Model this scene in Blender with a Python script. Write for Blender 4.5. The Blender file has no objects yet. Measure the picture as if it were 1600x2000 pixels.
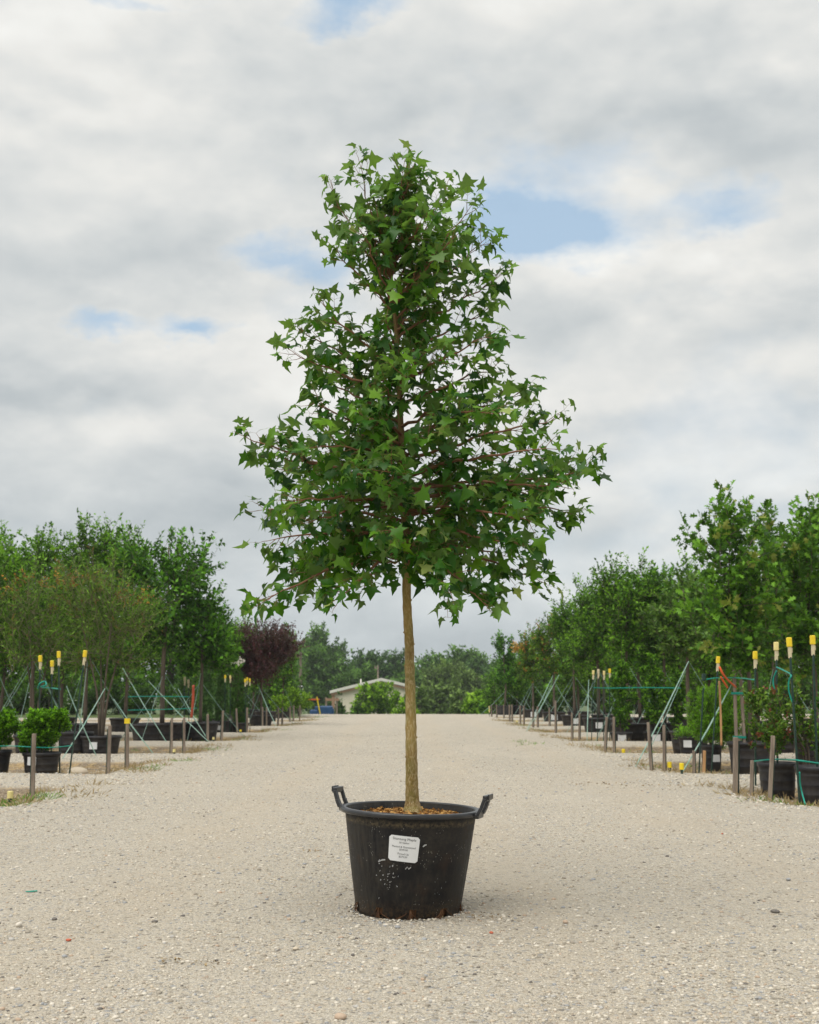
import bpy, math, random
import numpy as np
from mathutils import Vector, Matrix
R = math.radians
random.seed(7)
rng = np.random.default_rng(11)
sc = bpy.context.scene
COL = sc.collection
# ------------------------------------------------------------------ camera
HC, PITCH, F = 1.03, R(8.65), 2300.0
cam_d = bpy.data.cameras.new("camera"); cam = bpy.data.objects.new("camera", cam_d); COL.objects.link(cam)
cam.location = (0, 0, HC); cam.rotation_euler = (R(90) + PITCH, 0, 0)
cam_d.sensor_fit = 'VERTICAL'; cam_d.sensor_height = 36; cam_d.lens = F / 2000 * 36
cam_d.clip_start = 0.05; cam_d.clip_end = 3000
cam_d.dof.use_dof = True; cam_d.dof.focus_distance = 5.75; cam_d.dof.aperture_fstop = 5.6
sc.camera = cam
# ------------------------------------------------------------------ light
SUN_EL, SUN_AZ = R(58), R(-62)      # azimuth measured from +Y towards +X
sd = bpy.data.lights.new("sun", 'SUN'); sd.energy = 2.7; sd.angle = R(58); sd.color = (1.0, 0.965, 0.9)
so = bpy.data.objects.new("sun", sd); COL.objects.link(so)
sdir = Vector((math.sin(SUN_AZ + math.pi*0.0) * math.cos(SUN_EL), -0.42, 1.5*math.sin(SUN_EL))).normalized()
so.rotation_euler = sdir.to_track_quat('Z', 'Y').to_euler()
sc.view_settings.view_transform = 'Standard'; sc.view_settings.look = 'None'
sc.view_settings.gamma = 1; sc.view_settings.exposure = 0.15
sc.view_settings.use_curve_mapping = False
sc.cycles.use_denoising = True
sc.cycles.max_bounces = 6; sc.cycles.diffuse_bounces = 3; sc.cycles.glossy_bounces = 2
sc.cycles.transmission_bounces = 4; sc.cycles.transparent_max_bounces = 4

class NT:
    """tiny helper to write node trees as expressions"""
    def __init__(s, tree): s.t = tree; s.n = tree.nodes; s.l = tree.links
    def node(s, ty, **kw):
        n = s.n.new(ty)
        for k, v in kw.items(): setattr(n, k, v)
        return n
    def put(s, sock, v):
        if v is None: return
        if isinstance(v, bpy.types.NodeSocket): s.l.new(v, sock)
        elif isinstance(v, (tuple, list)) and sock.type == 'RGBA' and len(v) == 3: sock.default_value = (*v, 1)
        else: sock.default_value = v
    def m(s, op, a, b=None, c=None, clamp=False):
        n = s.node('ShaderNodeMath', operation=op, use_clamp=clamp)
        for i, v in enumerate((a, b, c)): s.put(n.inputs[i], v)
        return n.outputs[0]
    def mix(s, f, a, b, mode='MIX'):
        n = s.node('ShaderNodeMix', data_type='RGBA', blend_type=mode)
        s.put(n.inputs[0], f); s.put(n.inputs[6], a); s.put(n.inputs[7], b)
        return n.outputs[2]
    def noise(s, vec, scale, detail=4, rough=.5, dist=0, out=0):
        n = s.node('ShaderNodeTexNoise')
        s.put(n.inputs['Vector'], vec); s.put(n.inputs['Scale'], scale); s.put(n.inputs['Detail'], detail)
        s.put(n.inputs['Roughness'], rough); s.put(n.inputs['Distortion'], dist)
        return n.outputs[out]
    def vor(s, vec, scale, out='Distance', feature='F1', rnd=1.0):
        n = s.node('ShaderNodeTexVoronoi', feature=feature)
        s.put(n.inputs['Vector'], vec); s.put(n.inputs['Scale'], scale); s.put(n.inputs['Randomness'], rnd)
        return n.outputs[out]
    def ramp(s, fac, stops, interp='LINEAR'):
        n = s.node('ShaderNodeValToRGB'); n.color_ramp.interpolation = interp
        e = n.color_ramp.elements
        while len(e) > 1: e.remove(e[-1])
        for i, (p, c) in enumerate(stops):
            el = e[0] if i == 0 else e.new(p)
            el.position = p; el.color = (*c, 1) if len(c) == 3 else c
        s.put(n.inputs[0], fac)
        return n.outputs[0]
    def rng(s, v, a, b, c=0., d=1.):
        n = s.node('ShaderNodeMapRange'); n.clamp = True
        for i, x in enumerate((v, a, b, c, d)): s.put(n.inputs[i], x)
        return n.outputs[0]
    def sep(s, v):
        n = s.node('ShaderNodeSeparateXYZ'); s.put(n.inputs[0], v); return n.outputs
    def comb(s, x, y, z):
        n = s.node('ShaderNodeCombineXYZ')
        for i, v in enumerate((x, y, z)): s.put(n.inputs[i], v)
        return n.outputs[0]
    def map(s, v, scale=(1, 1, 1), loc=(0, 0, 0)):
        n = s.node('ShaderNodeMapping'); s.put(n.inputs[0], v); s.put(n.inputs['Scale'], scale); s.put(n.inputs['Location'], loc)
        return n.outputs[0]
    def bump(s, h, strength=.5, dist=.01, normal=None):
        n = s.node('ShaderNodeBump'); s.put(n.inputs['Height'], h); s.put(n.inputs['Strength'], strength)
        s.put(n.inputs['Distance'], dist); s.put(n.inputs['Normal'], normal)
        return n.outputs[0]

# pixel (of the 1600x2000 photo) -> world
FW = Vector((0, math.cos(PITCH), math.sin(PITCH))); UP = Vector((0, -math.sin(PITCH), math.cos(PITCH)))
def ray(px, py): return FW + Vector((1, 0, 0)) * ((px - 800) / F) + UP * ((1000 - py) / F)
def at(px, py, Y):
    r = ray(px, py); return Vector((0, 0, HC)) + r * (Y / r.y)
def azel(px, py):
    r = ray(px, py).normalized(); return math.atan2(r.x, r.y), math.asin(r.z)

# ------------------------------------------------------------------ sky
w = bpy.data.worlds.new("World"); sc.world = w; w.use_nodes = True
w.node_tree.nodes.clear(); N = NT(w.node_tree)
tc = N.node('ShaderNodeTexCoord').outputs['Generated']
sky = N.node('ShaderNodeTexSky'); sky.sky_type = 'NISHITA'; sky.sun_disc = False
sky.sun_elevation = math.asin(sdir.z); sky.sun_rotation = math.atan2(sdir.x, sdir.y)
sky.air_density = 1.2; sky.dust_density = 1.0
x, y, z = N.sep(tc)
az = N.m('ARCTAN2', x, y); el = N.m('ARCSINE', z)
wn = N.node('ShaderNodeTexNoise'); N.put(wn.inputs['Vector'], N.map(tc, (1, 1, 1.7))); wn.inputs['Scale'].default_value = 9; wn.inputs['Detail'].default_value = 7; wn.inputs['Roughness'].default_value = .62
wc = N.sep(wn.outputs['Color'])
wa = N.m('ADD', az, N.m('MULTIPLY', N.m('SUBTRACT', wc[0], .5), .12))
we = N.m('ADD', el, N.m('MULTIPLY', N.m('SUBTRACT', wc[1], .5), .09))
def blob(px, py, sx, sy, rot=0):
    a, e = azel(px, py); sx /= F; sy /= F
    da = N.m('SUBTRACT', wa, a); de = N.m('SUBTRACT', we, e)
    if rot:
        c, s_ = math.cos(rot), math.sin(rot)
        da, de = N.m('ADD', N.m('MULTIPLY', da, c), N.m('MULTIPLY', de, s_)), N.m('SUBTRACT', N.m('MULTIPLY', de, c), N.m('MULTIPLY', da, s_))
    q = N.m('ADD', N.m('POWER', N.m('DIVIDE', da, sx), 2), N.m('POWER', N.m('DIVIDE', de, sy), 2))
    return N.m('EXPONENT', N.m('MULTIPLY', q, -1))
def total(bl):
    t = None
    for wgt, *b in bl:
        v = N.m('MULTIPLY', blob(*b), wgt)
        t = v if t is None else N.m('ADD', t, v)
    return t
blue = total([(1.1, 1085, 472, 140, 72), (.85, 985, 415, 100, 66), (.75, 560, 505, 140, 42), (1.0, 680, -10, 120, 48), (.45, 300, -10, 220, 22), (.75, 175, 628, 85, 28),
              (.85, 375, 632, 70, 27), (.6, 1395, 395, 140, 38), (.3, 20, 290, 90, 40), (.25, 1180, 330, 200, 50)])
fine = N.noise(N.map(tc, (1, 1, 2.2)), 22, 6, .6)
blue = N.m('ADD', blue, N.m('MULTIPLY', N.m('SUBTRACT', fine, .5), .6))
bl_any = N.noise(N.map(tc, (1, 1, 2), (3, 1, 0)), 2.3, 5, .6)   # broken cloud everywhere out of view
outside = N.rng(N.m('ABSOLUTE', az), .45, .7)
blue = N.m('ADD', blue, N.m('MULTIPLY', outside, N.rng(bl_any, .58, .78)))
blue = N.rng(blue, .10, 1.0)
lum = total([(-.19, 1080, 235, 320, 100), (-.10, 1450, 130, 260, 120), (-.13, 350, 480, 330, 75), (.10, 300, 110, 330, 120), (.16, 1340, 490, 240, 75),
             (.12, 120, 440, 120, 70), (-.11, 1500, 620, 260, 60), (.09, 1300, 760, 240, 45), (-.16, 150, 760, 330, 42), (.10, 480, 600, 220, 60), (.12, 330, 670, 170, 40), (.10, 520, 770, 140, 45),
             (-.12, 250, 925, 500, 40), (.05, 150, 840, 300, 30), (-.08, 1350, 840, 380, 40), (-.10, 1300, 1010, 420, 45), (.06, 1500, 940, 200, 30), (-.05, 300, 250, 300, 60),
             (-.10, 300, 1060, 420, 50), (-.13, 800, 1240, 900, 90)])
def field(off):
    q = N.map(tc, (1, 1, 1.75), (.31, .12, .4 + off*1.75))
    big_ = N.noise(q, 4.6, 6, .47, .15); med_ = N.noise(q, 15, 6, .55)
    return N.m('ADD', N.m('MULTIPLY', big_, .84), N.m('MULTIPLY', med_, .16))
T0 = field(0); T1 = field(.016); T2 = field(.045)
lit = N.m('ADD', N.m('MULTIPLY', N.m('SUBTRACT', T0, T1), .95), N.m('MULTIPLY', N.m('SUBTRACT', T0, T2), .28))
thick = N.m('SUBTRACT', N.m('ADD', T0, N.m('MULTIPLY', lum, -.9)), N.m('MULTIPLY', blue, .16))
v = N.m('SUBTRACT', .78, N.m('MULTIPLY', N.rng(thick, .36, .74), .21))
v = N.m('ADD', v, lit)
v = N.m('SUBTRACT', v, N.rng(el, .03, .26, .075, 0))
v = N.m('MINIMUM', v, .82)
v = N.m('ADD', v, N.rng(el, .5, 1.3, 0, .4))      # the cloud deck brightens overhead
v = N.m('MAXIMUM', v, .40)
blue = N.m('SUBTRACT', blue, N.m('MULTIPLY', N.m('SUBTRACT', T0, .5), 1.6))
blue = N.rng(blue, .05, .8)
cloud = N.mix(N.rng(v, .44, .74), (.84, .94, 1.0), (1.0, 1.0, .965))
cloud = N.mix(N.rng(el, .02, .22, .6, 0), cloud, (.87, .96, 1.0))
cn = N.node('ShaderNodeVectorMath', operation='SCALE'); N.put(cn.inputs[0], cloud); N.put(cn.inputs['Scale'], v)
bg1 = N.node('ShaderNodeBackground'); N.put(bg1.inputs[0], sky.outputs[0]); bg1.inputs[1].default_value = .115
bg2 = N.node('ShaderNodeBackground'); N.put(bg2.inputs[0], cn.outputs[0]); bg2.inputs[1].default_value = 1.0
bg1b = N.node('ShaderNodeBackground'); N.put(bg1b.inputs[0], (.37, .575, .78)); bg1b.inputs[1].default_value = .97
skyadd = N.node('ShaderNodeMixShader'); skyadd.inputs[0].default_value = .62
N.l.new(bg1.outputs[0], skyadd.inputs[1]); N.l.new(bg1b.outputs[0], skyadd.inputs[2])
ms = N.node('ShaderNodeMixShader'); N.put(ms.inputs[0], N.m('MULTIPLY', blue, .82)); N.l.new(bg2.outputs[0], ms.inputs[1]); N.l.new(skyadd.outputs[0], ms.inputs[2])
wo = N.node('ShaderNodeOutputWorld'); N.l.new(ms.outputs[0], wo.inputs[0])

# ------------------------------------------------------------------ materials
def mat(name, col=(.5, .5, .5), rough=.6, metal=0, spec=.5):
    m = bpy.data.materials.new(name); m.use_nodes = True
    T = NT(m.node_tree); b = m.node_tree.nodes['Principled BSDF']
    b.inputs['Base Color'].default_value = (*col, 1); b.inputs['Roughness'].default_value = rough
    b.inputs['Metallic'].default_value = metal; b.inputs['Specular IOR Level'].default_value = spec
    return m, T, b
def noisy(name, c1, c2, rough=.6, scale=8, stretch=(1, 1, 1), spec=.4, bump=.2, bd=.004, detail=6):
    m, T, b = mat(name, c1, rough, 0, spec)
    o = T.node('ShaderNodeTexCoord').outputs['Object']
    v = T.map(o, stretch); n = T.noise(v, scale, detail, .6)
    T.put(b.inputs['Base Color'], T.mix(T.rng(n, .35, .68), c1, c2))
    T.put(b.inputs['Normal'], T.bump(n, bump, bd)); return m
def leaf_mat(name, dark, mid, light, tr=.3, rough=.42, spec=.4, accent=None, under=None, acc=.96):
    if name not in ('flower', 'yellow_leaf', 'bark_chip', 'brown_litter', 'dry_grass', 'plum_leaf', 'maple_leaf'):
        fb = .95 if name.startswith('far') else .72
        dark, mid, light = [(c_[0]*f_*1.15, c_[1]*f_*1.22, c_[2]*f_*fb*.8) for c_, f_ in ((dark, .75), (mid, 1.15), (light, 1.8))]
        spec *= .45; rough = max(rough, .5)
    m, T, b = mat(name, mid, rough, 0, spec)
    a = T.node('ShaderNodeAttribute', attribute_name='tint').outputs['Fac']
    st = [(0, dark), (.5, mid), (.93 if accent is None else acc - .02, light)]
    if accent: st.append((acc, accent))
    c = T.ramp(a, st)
    if under is not None:
        g = T.node('ShaderNodeNewGeometry').outputs['Backfacing']
        c = T.mix(T.m('MULTIPLY', g, .55), c, under)
    T.put(b.inputs['Base Color'], c)
    tl = T.node('ShaderNodeBsdfTranslucent'); T.put(tl.inputs[0], T.mix(.4, c, (.14, .24, .0), 'ADD'))
    mx = T.node('ShaderNodeMixShader'); mx.inputs[0].default_value = tr
    out = m.node_tree.nodes['Material Output']
    T.l.new(b.outputs[0], mx.inputs[1]); T.l.new(tl.outputs[0], mx.inputs[2]); T.l.new(mx.outputs[0], out.inputs[0])
    return m
LM = dict(
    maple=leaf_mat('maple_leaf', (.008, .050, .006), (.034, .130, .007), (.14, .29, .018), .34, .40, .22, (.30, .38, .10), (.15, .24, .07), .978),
    bigdark=leaf_mat('laurel_leaf', (.014, .050, .014), (.028, .090, .018), (.070, .170, .028), .28, .4),
    mid=leaf_mat('green_leaf', (.020, .062, .014), (.042, .115, .020), (.095, .19, .03), .3, .45),
    willow=leaf_mat('willowy_leaf', (.030, .072, .018), (.060, .125, .028), (.11, .19, .045), .3, .5, accent=(.20, .12, .04), acc=.985),
    juniper=leaf_mat('juniper_leaf', (.030, .080, .045), (.05, .12, .062), (.09, .17, .09), .1, .6),
    plum=leaf_mat('plum_leaf', (.028, .005, .010), (.055, .011, .020), (.10, .022, .035), .2, .4),
    lime=leaf_mat('lime_leaf', (.05, .11, .015), (.095, .185, .022), (.17, .27, .04), .35, .5),
    box=leaf_mat('boxwood_leaf', (.024, .070, .008), (.050, .135, .012), (.115, .24, .022), .35, .45),
    oak=leaf_mat('oak_leaf', (.022, .066, .016), (.042, .110, .022), (.085, .175, .032), .28, .42, accent=(.22, .26, .05), acc=.985),
    grey=leaf_mat('grey_oak_leaf', (.026, .060, .022), (.046, .095, .034), (.08, .135, .05), .25, .45),
    red=leaf_mat('redtip_leaf', (.018, .050, .014), (.040, .085, .022), (.085, .14, .035), .25, .36, accent=(.16, .045, .03), acc=.95),
    shrub=leaf_mat('glossy_shrub_leaf', (.016, .055, .014), (.035, .10, .018), (.10, .20, .03), .25, .35),
    autumn=leaf_mat('autumn_leaf', (.022, .066, .014), (.045, .105, .020), (.10, .17, .03), .3, .5, accent=(.33, .13, .03), acc=.955),
    feather=leaf_mat('feathery_leaf', (.035, .10, .012), (.075, .18, .018), (.12, .25, .03), .3, .5),
    conifer=leaf_mat('conifer_leaf', (.012, .045, .014), (.024, .075, .02), (.06, .13, .03), .15, .5),
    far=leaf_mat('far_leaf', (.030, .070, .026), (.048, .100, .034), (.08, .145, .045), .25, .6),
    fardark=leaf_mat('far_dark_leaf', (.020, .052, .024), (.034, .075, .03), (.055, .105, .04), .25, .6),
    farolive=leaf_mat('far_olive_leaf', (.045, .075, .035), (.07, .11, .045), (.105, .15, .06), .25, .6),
    hedge=leaf_mat('hedge_leaf', (.008, .028, .010), (.016, .048, .012), (.035, .08, .016), .25, .5),
    flower=leaf_mat('flower', (.7, .66, .6), (.8, .76, .7), (.85, .8, .75), .2, .5),
    yellow=leaf_mat('yellow_leaf', (.42, .22, .03), (.55, .30, .05), (.6, .38, .08), .3, .5),
    orange=leaf_mat('rust_tip', (.16, .07, .03), (.24, .10, .045), (.30, .15, .06), .3, .5),
    grass=leaf_mat('dry_grass', (.22, .15, .07), (.33, .24, .12), (.42, .33, .18), .2, .8),
    weed=leaf_mat('weed', (.035, .09, .02), (.06, .14, .03), (.10, .2, .04), .3, .5),
)
bark_bg = noisy('bark_grey', (.07, .055, .042), (.14, .11, .08), .85, 14, (1, 1, .2))
bark_red = noisy('bark_young', (.11, .055, .035), (.17, .085, .05), .7, 20, (1, 1, .3))
wood_st = noisy('weathered_wood', (.15, .115, .09), (.30, .245, .19), .85, 9, (3, 3, .35), bump=.4)
wood_or = noisy('orange_wood', (.36, .19, .08), (.50, .29, .13), .8, 9, (3, 3, .35), bump=.3)
greenm = noisy('green_painted_steel', (.008, .030, .022), (.014, .048, .034), .45, 20)
cream_m = noisy('cream_sleeve', (.62, .55, .36), (.50, .43, .27), .55, 20, bump=.1)
yel_m = noisy('yellow_cap', (.82, .62, .02), (.70, .50, .02), .45, 12, bump=.1)
yel_pale = noisy('faded_yellow_cap', (.78, .68, .30), (.70, .58, .22), .5, 12, bump=.1)
teal_m = noisy('teal_tie', (.0, .22, .16), (.0, .30, .22), .5, 30, bump=.1)
strap_m = noisy('pale_green_strap', (.16, .31, .25), (.32, .44, .37), .5, 14, bump=.1)
orange_t = noisy('orange_tape', (.75, .12, .02), (.60, .09, .02), .5, 14, bump=.1)
white_m = noisy('white_tag', (.72, .73, .74), (.64, .65, .66), .45, 3, bump=.02)
ppot, T, b = mat('nursery_pot_plastic', (.022, .022, .026), .5, 0, .4)
o = T.node('ShaderNodeTexCoord').outputs['Object']
n = T.noise(o, 6, 6, .65)
T.put(b.inputs['Base Color'], T.mix(T.rng(n, .45, .75), (.016, .016, .020), (.06, .055, .05)))
soil_m = noisy('potting_soil', (.035, .022, .014), (.10, .06, .035), .95, 40, bump=.8, bd=.01)

# main pot plastic: dark, scuffed, with dried mud, drips and pale scratches
pot_m, T, b = mat('scuffed_black_plastic', (.02, .02, .022), .5, 0, .2)
o = T.node('ShaderNodeTexCoord').outputs['Object']
xs, ys, zs = T.sep(o)
ang = T.m('ARCTAN2', xs, T.m('MULTIPLY', ys, -1))
cyl = T.comb(T.m('MULTIPLY', ang, .3), 0, zs)
n1 = T.noise(cyl, 7, 8, .7); n2 = T.noise(T.map(cyl, (1, 1, .16)), 46, 7, .7); n3 = T.noise(cyl, 60, 5, .7)
mudm = T.m('MULTIPLY', T.rng(n1, .42, .66), T.rng(n3, .35, .62))
left = T.rng(ang, -.25, -.95, .05, .85); right = T.rng(ang, .8, 1.3, 0, 1.0)
streak = T.m('MULTIPLY', T.rng(n2, .44, .62), T.m('ADD', left, T.m('MULTIPLY', right, .8)))
base = T.mix(T.rng(n1, .3, .7), (.007, .007, .009), (.016, .0155, .016))
c1 = T.mix(T.m('MULTIPLY', streak, .75), base, (.06, .056, .048))
c2 = T.mix(T.m('MULTIPLY', mudm, .55), c1, (.07, .058, .040))
# mud line near the top and brown soil splash near the foot
topb = T.m('MULTIPLY', T.rng(T.m('ABSOLUTE', T.m('SUBTRACT', zs, T.m('ADD', .425, T.m('MULTIPLY', T.m('SUBTRACT', n1, .5), .05)))), .0, .018, 1, 0), T.rng(n3, .4, .6))
c3 = T.mix(T.m('MULTIPLY', topb, .6), c2, (.17, .13, .07))
foot = T.m('MULTIPLY', T.rng(zs, .0, .09, 1, 0), T.rng(n3, .42, .6))
c4 = T.mix(T.m('MULTIPLY', foot, .5), c3, (.11, .065, .03))
sp = T.m('MULTIPLY', T.m('LESS_THAN', T.vor(T.map(cyl, (1, 1, .55)), 120), .17), T.m('GREATER_THAN', T.noise(cyl, 9, 3, .5), .56))
c5 = T.mix(T.m('MULTIPLY', sp, .45), c4, (.45, .42, .38))
brn = T.m('MULTIPLY', T.rng(T.noise(T.map(cyl, (1, 1, 1), (4, 0, 2)), 9, 5, .6), .55, .7), .15)
c6 = T.mix(brn, c5, (.085, .04, .018))
T.put(b.inputs['Base Color'], c6)
T.put(b.inputs['Roughness'], T.rng(T.m('ADD', mudm, streak), 0, 1, .42, .8))
T.put(b.inputs['Normal'], T.bump(T.m('ADD', n3, T.m('MULTIPLY', n2, .6)), .25, .004))
rim_m = noisy('rim_plastic', (.012, .013, .016), (.024, .025, .028), .32, 16, spec=.6, bump=.15)

# maple bark: greenish brown with pale vertical fissures
bark_m, T, b = mat('maple_bark', (.15, .1, .04), .8, 0, .3)
o = T.node('ShaderNodeTexCoord').outputs['Object']; xs, ys, zs = T.sep(o)
ang = T.m('ARCTAN2', xs, ys)
cy = T.comb(T.m('MULTIPLY', xs, 1.0), ys, T.m('MULTIPLY', zs, .16))
fis = T.vor(cy, 150, 'Distance', 'DISTANCE_TO_EDGE'); fn = T.noise(T.comb(xs, ys, T.m('MULTIPLY', zs, .3)), 60, 6, .7)
lowz = T.rng(zs, .5, 1.9, 1, .12)
crack = T.m('MULTIPLY', T.m('MULTIPLY', T.rng(fis, .0, .2, 1, 0), T.rng(fn, .40, .54)), lowz)
big = T.noise(T.comb(xs, ys, T.m('MULTIPLY', zs, .5)), 12, 5, .6)
body = T.mix(T.rng(big, .35, .65), (.20, .135, .040), (.34, .235, .075))
grn = T.mix(T.m('MULTIPLY', T.rng(T.noise(o, 9, 4, .5), .42, .6), .6), body, (.22, .205, .055))
band = T.m('MULTIPLY', T.m('GREATER_THAN', T.noise(T.comb(0, 0, zs), 7, 2, .5), .63), .35)
grn = T.mix(band, grn, (.16, .06, .025))
col = T.mix(T.m('MULTIPLY', crack, .7), grn, (.62, .50, .30))
upz = T.rng(zs, 1.75, 2.0, 0, 1)
col = T.mix(T.m('MULTIPLY', upz, .55), col, (.10, .05, .03))
T.put(b.inputs['Base Color'], col)
T.put(b.inputs['Normal'], T.bump(T.m('ADD', T.m('MULTIPLY', T.rng(fis, 0, .25), lowz), T.m('MULTIPLY', fn, .8)), .7, .004))
bark_pale = noisy('bark_pale', (.15, .13, .075), (.24, .21, .13), .8, 20, (1, 1, .3))
twig_m = noisy('maple_twig', (.16, .065, .032), (.25, .13, .06), .6, 30, (1, 1, .4))

# gravel ground
STONE = [(0, (.28, .25, .205)), (.12, (.50, .455, .37)), (.3, (.62, .575, .485)), (.45, (.43, .42, .40)), (.55, (.66, .61, .52)), (.68, (.53, .455, .35)),
         (.78, (.30, .32, .345)), (.86, (.66, .61, .53)), (.94, (.46, .34, .25)), (.975, (.10, .095, .095))]
def gravel(T, o, b, bedattr=True):
    wob = T.noise(o, 30, 3, .6, out=1)
    ow = T.node('ShaderNodeVectorMath', operation='MULTIPLY_ADD'); T.put(ow.inputs[0], wob); ow.inputs[1].default_value = (.012,)*3; T.put(ow.inputs[2], o)
    ov = ow.outputs[0]
    cols = []; hs = []
    for sc_ in (34, 75, 150):
        vn = T.node('ShaderNodeTexVoronoi'); T.put(vn.inputs['Vector'], ov); vn.inputs['Scale'].default_value = sc_
        r_ = T.sep(vn.outputs['Color'])
        cols.append((T.ramp(r_[0], STONE, 'CONSTANT'), r_[1])); hs.append(T.rng(vn.outputs['Distance'], 0, .55, 1, 0))
    sand = T.mix(T.rng(T.noise(o, 260, 3, .7), .3, .7), (.36, .315, .24), (.61, .545, .435))
    c = T.mix(T.m('MULTIPLY', T.m('GREATER_THAN', cols[2][1], .35), .75), sand, cols[2][0])
    big = T.noise(T.map(o, (1, .6, 1)), .55, 5, .6)
    dens = T.rng(big, .35, .62, .50, .10)
    m1 = T.m('MULTIPLY', T.m('GREATER_THAN', cols[1][1], dens), T.m('GREATER_THAN', hs[1], .12))
    c = T.mix(T.m('MULTIPLY', m1, .85), c, cols[1][0])
    m0 = T.m('MULTIPLY', T.m('GREATER_THAN', cols[0][1], T.m('ADD', dens, .22)), T.m('GREATER_THAN', hs[0], .2))
    c = T.mix(T.m('MULTIPLY', m0, .9), c, cols[0][0])
    fine_ = T.noise(o, 420, 2, .6)
    c = T.mix(T.rng(fine_, .52, .64, 0, .7), c, (.12, .105, .085))
    c = T.mix(T.rng(T.noise(o, 95, 4, .7), .55, .63, 0, .65), c, (.16, .145, .12))
    # driven-on strips are dustier and pinker
    xx, yy, _ = T.sep(o)
    dust = T.rng(T.noise(T.map(o, (.9, .22, 1), (2, 7, 0)), 1.1, 4, .6), .45, .68)
    c = T.mix(T.m('MULTIPLY', dust, .40), c, (.50, .45, .37))
    # wheel tracks: compacted, slightly darker bands running down the road
    xw = T.m('ADD', xx, T.m('MULTIPLY', T.m('SUBTRACT', T.noise(T.map(o, (.3, .12, 1)), 1.0, 3, .5), .5), 1.6))
    tr1 = T.m('ADD', T.rng(T.m('ABSOLUTE', T.m('SUBTRACT', xw, .55)), .12, .42, 1, 0), T.m('ADD', T.rng(T.m('ABSOLUTE', T.m('SUBTRACT', xw, 2.15)), .12, .42, 1, 0), T.rng(T.m('ABSOLUTE', T.m('ADD', xw, 1.45)), .12, .42, 1, 0)))
    c = T.mix(T.m('MULTIPLY', tr1, T.rng(T.noise(o, .9, 3, .6), .35, .65, .1, .55)), c, (.46, .395, .305))
    tone = T.noise(T.map(o, (1, .7, 1)), 1.6, 5, .65)
    c = T.mix(T.rng(tone, .3, .7, .0, .22), c, (.38, .325, .25))
    h = T.m('ADD', T.m('MULTIPLY', T.m('MULTIPLY', m0, hs[0]), 1.0), T.m('ADD', T.m('MULTIPLY', T.m('MULTIPLY', m1, hs[1]), .6), T.m('MULTIPLY', hs[2], .3)))
    h = T.m('ADD', h, T.m('MULTIPLY', T.noise(o, 14, 6, .7), 1.6))
    return c, h
grav_m, T, b = mat('pale_crushed_gravel', (.5, .45, .36), .92, 0, .2)
o = T.node('ShaderNodeTexCoord').outputs['Object']
c, h = gravel(T, o, b)
bed = T.node('ShaderNodeAttribute', attribute_name='bed').outputs['Fac']
bn = T.noise(o, 3.5, 7, .65); bn2 = T.noise(o, 28, 6, .7)
bedc = T.mix(T.rng(bn2, .38, .64), (.12, .085, .055), (.33, .27, .19))
straw = T.mix(T.rng(bn2, .4, .6), (.28, .18, .085), (.46, .35, .19))
bedc = T.mix(T.rng(bn, .46, .58), bedc, straw)
c = T.mix(T.rng(T.m('ADD', bed, T.m('MULTIPLY', T.m('SUBTRACT', bn2, .5), 1.0)), .22, .55), c, bedc)
far = T.node('ShaderNodeAttribute', attribute_name='turf').outputs['Fac']
c = T.mix(far, c, T.mix(T.rng(bn2, .4, .6), (.05, .085, .025), (.11, .14, .05)))
T.put(b.inputs['Base Color'], c); T.put(b.inputs['Normal'], T.bump(h, 1.0, .012))
stone_m, T, b = mat('loose_stone', (.5, .45, .38), .85, 0, .25)
a = T.node('ShaderNodeAttribute', attribute_name='tint').outputs['Fac']
o = T.node('ShaderNodeTexCoord').outputs['Object']
T.put(b.inputs['Base Color'], T.mix(T.rng(T.noise(o, 180, 4, .6), .3, .7, 0, .4), T.ramp(a, STONE, 'CONSTANT'), (.36, .31, .24)))
T.put(b.inputs['Normal'], T.bump(T.noise(o, 240, 4, .6), .4, .002))

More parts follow.
